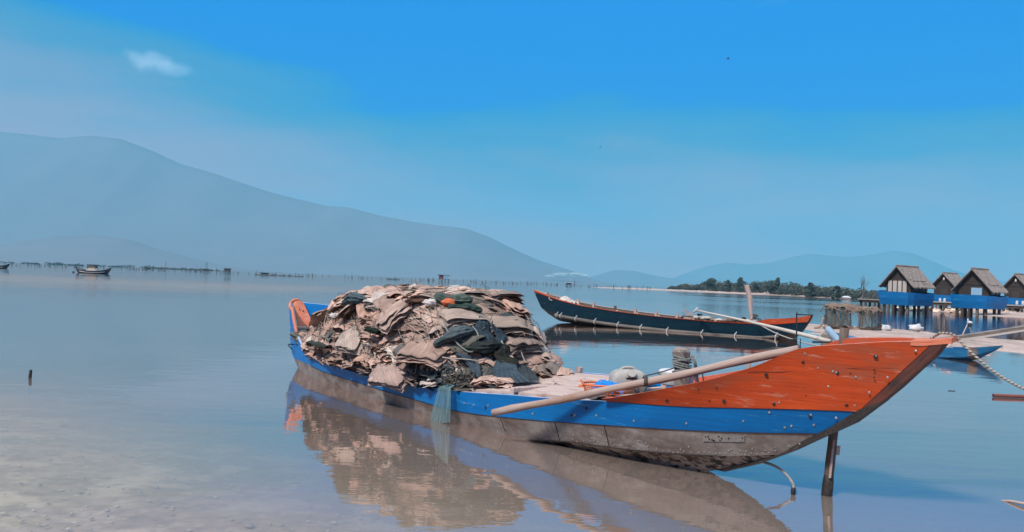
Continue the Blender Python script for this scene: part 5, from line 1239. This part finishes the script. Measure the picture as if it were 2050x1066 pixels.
pa_ = pier(1850, 1926, 90, 89, 1.05, False, 'pier walkway between the two front huts with small white posts')
pier(2000, 2085, 89, 88, 1.0, False, 'pier walkway at the right edge leading past the last hut')
for k, (px, sc_) in enumerate(((1882, 1), (1891, 1), (1912, 1), (1917, 1.25), (2036, 1.1), (2048, 1.1), (1925, .8))):
    p = on_y(px, 600, 89.3); b = MB(); p.z = 1.11
    b.tube([p, p+Vector((0, 0, .32*sc_))], .13, 8); b.tube([p+Vector((0, 0, .32*sc_)), p+Vector((0, 0, .38*sc_))], [.13, .05], 8)
    b.build('bollard', MT['white'], label='short white bollard on the pier walkway between the huts', category='bollard', group='white bollards on the pier')
# heaps under the huts
b = MB(); rd = random.Random(12)
for k in range(50):
    p = on_z(rd.uniform(1790, 2045), 0, 0) if False else on_y(rd.uniform(1792, 2040), 620, rd.uniform(84, 96)); b.blobby((p.x, p.y, .12), rd.uniform(.2, .5), .3, rd.uniform(.1, .25), k, .25, 6, col=rd.choice(((1.6, 1.5, 1.4), (.8, .7, .6), (2, 1.9, 1.8))))
b.build('rubble', MT['stone'], label='pale rubble and shells strewn under the stilt huts', category='rubble', kind='stuff')
# thin snag in the water left of the first hut
p = on_z(1762, 621, 0); b = MB(); b.tube(spline([p-Vector((0, 0, .3)), p+Vector((.05, 0, .5)), p+Vector((-.12, 0, 1.0))], 5), [.06]*11, 5)
b.build('snag', MT['bark'], label='thin bare snag in the water left of the first hut', category='snag')

# ------------------------------------------------------------------ trees
def leaves(b, c, rx, ry, rz, n, size, rd, tone=(1, 1, 1)):
    for _ in range(n):
        th = rd.uniform(0, 2*PI); z_ = rd.uniform(-1, 1); rr = rd.uniform(.55, 1.0)**.5; s_ = math.sqrt(1-z_*z_)
        p = Vector((c[0]+rx*rr*s_*math.cos(th), c[1]+ry*rr*s_*math.sin(th), c[2]+rz*rr*z_))
        a = Vector((rd.uniform(-1, 1), rd.uniform(-1, 1), rd.uniform(-1, 1))).normalized(); d_ = a.cross(Vector((rd.uniform(-1, 1), rd.uniform(-1, 1), rd.uniform(-1, 1)))).normalized()
        s1 = size*rd.uniform(.6, 1.4); g = rd.uniform(.65, 1.4); col = (tone[0]*g, tone[1]*g, tone[2]*g)
        b.add([p-a*s1, p+d_*s1*.6, p+a*s1, p-d_*s1*.6], [(0, 1, 2, 3)], 0, [(0, 0)]*4, col)
def far_tree(px, Y, h, w, label, seed, pointy=False):
    rd = random.Random(seed); p = on_y(px, 590, Y); p.z = .2
    r = thing('tree', p, label, 'tree', 'taller trees on the far shore')
    b = MB(); b.tube([p, p+Vector((0, 0, h*.5)), p+Vector((w*.05, 0, h*.85))], [.22, .15, .05], 6)
    for k in range(5):
        a = rd.uniform(0, 6.28); z = h*rd.uniform(.3, .65); b.tube([p+Vector((0, 0, z)), p+Vector((math.cos(a)*w*.3, math.sin(a)*w*.3, z+h*.18))], [.09, .03], 4)
    b.build('trunk', MT['bark'], r)
    b = MB()
    for k in range(9 if not pointy else 7):
        if pointy: f_ = k/6; c_ = p+Vector((rd.uniform(-.1, .1)*w, rd.uniform(-.1, .1)*w, h*(.25+.7*f_))); rr = w*.55*(1-.75*f_)+.25
        else: a = rd.uniform(0, 6.28); q_ = rd.uniform(0, .34)*w; c_ = p+Vector((math.cos(a)*q_, math.sin(a)*q_, h*rd.uniform(.38, .82))); rr = w*rd.uniform(.17, .28)
        leaves(b, c_, rr*rd.uniform(.8, 1.4), rr, rr*.7, 150, .30, rd)
    b.build('crown', MT['leaf'], r)
T = [(1421, 330, 6.6, 5.5, False, 'broad dark crowned tree at the left of the far wood'), (1481, 325, 6.8, 3.0, True, 'pointed tall tree standing out of the middle of the far wood'), (1457, 328, 5.5, 2.6, True, 'slim pointed tree between the broad and tall ones of the far wood'),
     (1545, 300, 6.2, 6, False, 'wide rounded tree right of the centre of the far wood'), (1556, 298, 7.0, 1.6, True, 'thin spire tree behind the wide rounded tree'), (1512, 315, 5.4, 3, False, 'middling tree beside the bare mast post'), (1622, 250, 4.6, 2.4, True, 'small palm like tuft above the right part of the wood'), (1674, 230, 3.6, 2.0, True, 'small tuft tree near the bare tree')]
for i, a_ in enumerate(T): far_tree(a_[0], a_[1], a_[2]*.9, a_[3]*1.15, a_[5], i+40, a_[4])
b = MB(); rd = random.Random(77)
for k in range(330):
    px = rd.uniform(1335, 1790); Yd = lerp_tab([(1335, 430), (1420, 350), (1540, 300), (1640, 240), (1790, 200)], px)*rd.uniform(1.0, 1.18)
    hpx = lerp_tab([(1335, 3), (1370, 10), (1420, 17), (1500, 20), (1560, 21), (1620, 19), (1680, 17), (1760, 16), (1790, 13)], px)*rd.uniform(.6, 1.3)
    p = on_y(px, 590, Yd); hh_ = hpx/1600*Yd; f_ = rd.uniform(.35, 1); rr = hh_*rd.uniform(.25, .42)+.3
    leaves(b, (p.x, p.y, .3+hh_*f_*.75), rr*1.3, rr, rr*.8, 130, .30*Yd/300, rd, (1.0, 1.0, 1.0) if rd.random() < .8 else (1.5, 1.3, 1.1))
b.build('far_wood', MT['scrub'], label='dense dark green wood along the far right shore', category='wood', kind='stuff')
# far grey scrub strip on the left horizon
b = MB(); rd = random.Random(78)
for k in range(110):
    px = rd.uniform(-40, 460) if k < 80 else rd.uniform(20, 430); Yd = rd.uniform(900, 1000)
    p = on_y(px, 545, Yd); rr = rd.uniform(.5, 1.3)*(1.7 if (90 < px < 120 or 240 < px < 300) else 1); leaves(b, (p.x, p.y, rr*.8+.3), rr*3.2, rr*2, rr, 26, .8, rd)
b.build('far_scrub', MT['scrub'], label='low hazy scrub line along the far left horizon', category='scrub', kind='stuff')
# bare white tree at the pier end
p = on_y(1727, 600, 90); p.z = 0; r = thing('bare_tree', p, 'leafless grey tree at the left end of the pier', 'tree')
trunk = MB(); br = MB(); rd = random.Random(14)
def limb(mb, p0, d_, L_, r_, lev):
    q = [p0]; dd_ = d_.copy()
    for k in range(4): dd_ = (dd_+Vector((rd.uniform(-.28, .28), rd.uniform(-.2, .2), rd.uniform(-.05, .2)))).normalized(); q.append(q[-1]+dd_*L_/4)
    mb.tube(q, [r_, r_*.85, r_*.7, r_*.55, r_*.4], 5)
    if lev > 0:
        for k in range(3): o_ = q[rd.randint(2, 4)]; limb(br, o_, (dd_+Vector((rd.uniform(-.9, .9), rd.uniform(-.5, .5), rd.uniform(-.1, .5)))).normalized(), L_*rd.uniform(.5, .75), r_*.5, lev-1)
limb(trunk, p, Vector((-.02, 0, 1)), 1.9, .13, 0); limb(br, p+Vector((0, 0, 1.5)), Vector((.25, 0, 1)).normalized(), 1.1, .07, 3); limb(br, p+Vector((-.02, 0, 1.7)), Vector((-.15, 0, 1)).normalized(), 1.2, .06, 3)
trunk.build('trunk', MT['bark'], r); br.build('branches', MT['bark'], r)
# small sheds / boats on the far right shore
def far_box(px, py, Y, w, h, mat, label, name, cat, roof=True):
    p = on_y(px, py, Y); p.z = max(.1, p.z-h); b = MB(); b.abox(p.x-w/2, p.x+w/2, p.y-w/3, p.y+w/3, p.z, p.z+h*.55)
    r = thing(name, p, label, cat); b.build('walls', MT[mat], r); b = MB(); z0 = p.z+h*.55
    vs = [(p.x-w*.6, p.y-w*.4, z0), (p.x+w*.6, p.y-w*.4, z0), (p.x+w*.6, p.y+w*.4, z0), (p.x-w*.6, p.y+w*.4, z0), (p.x-w*.3, p.y, p.z+h), (p.x+w*.3, p.y, p.z+h)]
    b.add(vs, [(0, 1, 5, 4), (2, 3, 4, 5), (1, 2, 5), (3, 0, 4), (0, 3, 2, 1)]); b.build('roof', MT['white'], r)
far_box(1694, 597, 205, 1.8, .9, 'concrete', 'small white roofed shed on the far shore under the trees', 'shed', 'shed')
far_box(1400, 586, 330, 1.5, .5, 'white', 'small white shelter at the left end of the far wooded shore', 'shed', 'shed')
far_box(1440, 588, 325, .9, .5, 'white', 'tiny white shelter on the sand spit before the wood', 'shed', 'shed')

# ------------------------------------------------------------------ far left: boats, stakes, watch huts
def far_boat(px0, px1, wy, Y, label, cabin=True):
    a_ = on_y(px0, wy, Y); c_ = on_y(px1, wy, Y); L_ = (c_-a_).length; mid = (a_+c_)/2; mid.z = 0
    r = thing('moored_boat', mid, label, 'boat'); b = MB(); n = 24; rows = []
    for i in range(n+1):
        u = -1+2*i/n; x = u*L_/2; w = .95*(1-abs(u)**2.6)+.04; zs = .42+.75*abs(u)**3; xb = x*(.80+.2*(0)); zb = -.08+.55*max(0, abs(u)-.75)/.25*0
        rows.append([mid+Vector((x, -w, zs+.10)), mid+Vector((x, -w, zs)), mid+Vector((x*.93, -w*.85, zs*.5)), mid+Vector((x*.80, 0, -.15)), mid+Vector((x*.93, w*.85, zs*.5)), mid+Vector((x, w, zs)), mid+Vector((x, w, zs+.10))])
    b.grid([[r_[k] for k in (1, 2, 3, 4, 5)] for r_ in rows]); b.build('hull', MT['farblue'], r)
    b = MB(); b.grid([[r_[0], r_[1]+Vector((0, -.02, 0))] for r_ in rows]); b.grid([[r_[6], r_[5]] for r_ in rows]); b.build('rim', MT['dark'], r)
    b = MB(); b.grid([[r_[2]+Vector((0, -.03, .08)), r_[2]+Vector((0, -.03, -.06))] for r_ in rows[3:-3]]); b.build('white_stripe', MT['white'], r)
    b = MB(); b.grid([[r_[1]-Vector((0, 0, .05)), r_[5]-Vector((0, 0, .05))] for r_ in rows]); b.build('deck', MT['barewhite'], r)
    if cabin:
        b = MB(); c0 = mid+Vector((0, 0, .4)); b.abox(c0.x-1.1, c0.x+.9, c0.y-.55, c0.y+.55, c0.z, c0.z+.6); b.build('cabin', MT['barewhite'], r)
        b = MB(); b.abox(c0.x-.75, c0.x+.6, c0.y-.56, c0.y+.5, c0.z+.62, c0.z+1.15); b.build('cabin_window', MT['bark'], r)
        b = MB(); b.abox(c0.x-1.0, c0.x+.85, c0.y-.7, c0.y+.7, c0.z+1.2, c0.z+1.32); b.build('cabin_roof', MT['farblue'], r)
        for dx_ in (-.85, .7): b = MB(); b.abox(c0.x+dx_-.04, c0.x+dx_+.04, c0.y-.6, c0.y-.52, c0.z+.4, c0.z+1.22); b.build('roof_post', MT['farwood'], r)
    else:
        b = MB(); b.abox(mid.x-1.2, mid.x+1.0, mid.y-.5, mid.y+.5, .4, .8); b.build('cabin', MT['barewhite'], r)
far_boat(150, 223, 541, 158, 'dark moored boat with a small roofed cabin on the far left water')
far_boat(-55, 20, 536, 190, 'dark boat bow cut off by the left edge of the picture', cabin=False)
p = on_z(147, 546, 0); b = MB(); b.blobby((p.x, p.y, .1), .2, .2, .2, 1, .05, 8); b.build('buoy', MT['dark'], smooth=True, label='round black buoy left of the moored cabin boat', category='buoy')
# stakes
def line_y(px): return 530+px*.0377
stk = MB(); stk.tube([Vector((0, 0, -.5)), Vector((.02, 0, 1.0)), Vector((-.03, 0, 2.0))], [.10, .09, .07], 5)
proto = stk.build('stake', MT['farwood'], label='thin grey stake standing in the lagoon along the far fish trap line', category='stake', group='stakes of the far fish trap line')
for v in proto.data.vertices: v.co.x -= 0
proto['_h'] = 1; rd = random.Random(31); cnt = 0; first = True
segs = [(20, 310, 55), (250, 470, 62), (455, 620, 24), (620, 870, 34), (840, 900, 14), (900, 1120, 46), (1110, 1310, 48)]
for x0, x1, n in segs:
    for k in range(n):
        px = rd.uniform(x0, x1); Yd = rd.uniform(330, 430); p = on_y(px, 560, Yd)
        s_ = rd.uniform(.35, .95)*(1.35 if 310 < px < 470 else 1)
        if rd.random() < .04: s_ *= 2.3
        o = proto if first else proto.copy()
        if not first: C.objects.link(o)
        first = False; o.location = (p.x, p.y, -.5*s_); o.scale = (1.1, 1.1, s_); o.rotation_euler = (0, rd.uniform(-.08, .08), rd.uniform(0, 6))
# low raft / walkway
def raft(x0, x1, Y, label, z=.3):
    a_ = on_y(x0, 550, Y); c_ = on_y(x1, 550, Y); b = MB(); b.abox(a_.x, c_.x, Y-.8, Y+.8, .05, z)
    for k in range(9): x = a_.x+(c_.x-a_.x)*rd.random(); b.abox(x-.25, x+.25, Y-.4, Y+.4, z+.002, z+rd.uniform(.1, .4))
    r = b.build('raft', MT['farwood'], label=label, category='raft')
raft(510, 607, 340, 'long low dark raft beyond the left shoulder of the net heap'); raft(776, 798, 400, 'short low raft left of the orange stilt shelter')
b = MB(); a_ = on_y(300, 550, 440); c_ = on_y(440, 550, 440); b.tube([Vector((a_.x, 440, 1.35)), Vector((c_.x, 440, 1.3))], .08, 4); b.tube([Vector((a_.x, 440, .9)), Vector((c_.x, 440, .85))], .06, 4); b.build('trap_rail', MT['farwood'], label='thin rail strung along the stakes on the far left', category='rail')
def watch(px, ybase, Y, w, legh, bodyh, mat, roofm, label, side=None):
    p = on_y(px, ybase, Y); p.z = 0; r = thing('watch_hut', p, label, 'watch hut')
    for a in (-1, -.33, .33, 1):
        for c_ in (-1, 1): b = MB(); b.abox(p.x+a*w*.45-.06, p.x+a*w*.45+.06, p.y+c_*w*.35-.06, p.y+c_*w*.35+.06, -.4, legh); b.build('leg', MT['farwood'], r)
    b = MB(); b.abox(p.x-w*.55, p.x+w*.55, p.y-w*.4, p.y+w*.4, legh, legh+.12); b.build('platform', MT['farwood'], r)
    b = MB(); b.abox(p.x-w*.45, p.x+w*(.45 if side is None else -.05), p.y-w*.35, p.y+w*.35, legh+.13, legh+.12+bodyh); b.build('wall', MT[mat], r)
    if side is not None:
        for a in (.2, .42): b = MB(); b.abox(p.x+w*a-.05, p.x+w*a+.05, p.y-w*.35, p.y-w*.3, legh+.13, legh+.12+bodyh); b.build('roof_post', MT['farwood'], r)
    b = MB(); z = legh+.14+bodyh; b.add([(p.x-w*.6, p.y-w*.5, z), (p.x+w*.6, p.y-w*.5, z-.1), (p.x+w*.6, p.y+w*.5, z-.1), (p.x-w*.6, p.y+w*.5, z), (p.x-w*.6, p.y-w*.5, z+.18), (p.x+w*.6, p.y-w*.5, z+.12), (p.x+w*.6, p.y+w*.5, z+.12), (p.x-w*.6, p.y+w*.5, z+.2)], [(0, 3, 2, 1), (4, 5, 6, 7), (0, 1, 5, 4), (1, 2, 6, 5), (2, 3, 7, 6), (3, 0, 4, 7)]); b.build('roof', MT[roofm], r)
watch(455, 549, 330, 2.3, 1.1, 1.0, 'farwood', 'farwood', 'grey box hut on stilts standing at the end of the left stakes')
watch(888, 567, 330, 4.2, 1.2, 1.6, 'redpipe', 'farwood', 'open stilt shelter with an orange red wall far behind the net heap', side=1)
watch(1138, 576, 360, 2.6, .9, .8, 'glass', 'white', 'small dark stilt hut above the tip of the navy boat')
watch(412, 546, 380, 2.4, .9, .6, 'farwood', 'farwood', 'low grey shelter on the stakes left of the box hut')
watch(295, 541, 400, 2.2, .5, .6, 'farwood', 'farwood', 'faint low shelter on the stakes right of the cabin boat')
watch(530, 551, 345, 3.0, .4, .5, 'farblue', 'farblue', 'dark low cabin at the left end of the long raft')
# pale sand strips at the horizon, right of centre
sandbar([(1190, 575.7), (1260, 577), (1340, 580.5), (1440, 585), (1440, 587), (1340, 582.6), (1260, 579.3), (1190, 577)], 14, h=.35, slope=.05, amp=.05)

# ------------------------------------------------------------------ small bits in the near water
p = on_z(60, 757, 0); q = on_y(62, 741, p.y); b = MB(); b.tube([p-Vector((0, 0, .3)), p, q], [.022, .022, .018], 8); b.build('stake_stub', MT['blackwood'], label='short black stub of a stake alone in the calm water at left', category='stake')
p = on_z(680, 604, 0); b = MB(); b.blobby((p.x, p.y, .04), .09, .09, .08, 2, .1, 8); b.build('small_float', MT['dark'], smooth=True, label='tiny dark float on the water above the stern', category='float')
p = on_z(1988, 792, .03); d_ = Vector((1, -.02, 0)).normalized(); b = MB(); b.tube([p, p+d_*.75], .028, 12); rp_ = b.build('red_pipe', MT['redpipe'], label='rusty red pipe lying on the water at the right edge', category='pipe')
b = MB(); b.tube([p-d_*.003, p+d_*.01], .020, 10); b.build('pipe_mouth', MT['dark'], rp_)
p = on_z(1990, 997, .0); q = on_z(2075, 1014, .03); b = MB(); b.tube([p-Vector((0, 0, .02)), p.lerp(q, .4), q], [.004, .010, .015], 8); b.build('driftwood', MT['deck'], label='pale stick floating at the lower right edge', category='driftwood')
p = on_z(1905, 783, 0.004); b = MB(); b.tube([p-Vector((.06, 0, 0)), p+Vector((.06, 0, 0))], .006, 5); b.build('twig', MT['blackwood'], label='thin dark twig afloat below the blue canoe', category='twig')
# two birds in the sky
def bird(px, py, Y, s_, label, seed):
    p = on_y(px, py, Y); r = thing('bird', p, label, 'bird'); b = MB(); b.blobby(p, s_*.34, s_*.10, s_*.09, seed, .05, 7); b.build('body', MT['farwood'], r, smooth=True)
    for k in (-1, 1):
        b = MB(); b.grid([[p+Vector((-.10*s_, k*.02*s_, 0)), p+Vector((.12*s_, k*.02*s_, 0))], [p+Vector((-.05*s_, k*.35*s_, .16*s_)), p+Vector((.13*s_, k*.35*s_, .16*s_))], [p+Vector((.05*s_, k*.75*s_, .10*s_)), p+Vector((.08*s_, k*.75*s_, .10*s_))]]); b.build('wing', MT['farwood'], r)
bird(1457, 118, 40, .26, 'tiny dark bird high in the blue sky right of centre', 1); bird(1202, 295, 50, .2, 'tiny dark bird lower in the sky above the navy boat', 2)
# low bank of white cloud at the mountain foot
b = MB(); rd = random.Random(16)
for k in range(26):
    px = rd.uniform(1102, 1170); p = on_y(px, lerp_tab([(1100, 553), (1170, 550)], px)+rd.uniform(-3, 3.5), 3900)
    b.blobby(p, rd.uniform(18, 42), 20, rd.uniform(4, 9), k, .2, 8)
m_, nt_, o_ = newmat('thin_cloud'); pb = nt_.nodes.new('ShaderNodeBsdfPrincipled'); pb.inputs['Base Color'].default_value = (.85, .85, .85, 1); pb.inputs['Roughness'].default_value = 1
lw = nt_.nodes.new('ShaderNodeLayerWeight'); lw.inputs[0].default_value = .5; mr_ = nt_.nodes.new('ShaderNodeMapRange'); mr_.inputs['From Min'].default_value = .1; mr_.inputs['From Max'].default_value = .9; mr_.inputs['To Min'].default_value = .22; mr_.inputs['To Max'].default_value = 0
nt_.links.new(lw.outputs['Facing'], mr_.inputs[0]); nt_.links.new(mr_.outputs[0], pb.inputs['Alpha']); nt_.links.new(pb.outputs[0], o_.inputs[0])
b.build('low_cloud', m_, smooth=True, kind='structure')

# ------------------------------------------------------------------ haze
b = MB(); b.abox(-9600, 9600, -900, 9900, -8, 900)
m_, nt_, o_ = newmat('pale_haze'); pv = nt_.nodes.new('ShaderNodeVolumePrincipled'); pv.inputs['Color'].default_value = (.12, .64, .89, 1); pv.inputs['Density'].default_value = HAZE_DENSITY
nt_.links.new(pv.outputs[0], o_.inputs['Volume'])
b.build('haze', m_, kind='stuff', label='pale blue haze over the lagoon', category='haze')
for o in bpy.data.objects:
    for k_ in ('_o', '_h'):
        if k_ in o: del o[k_]
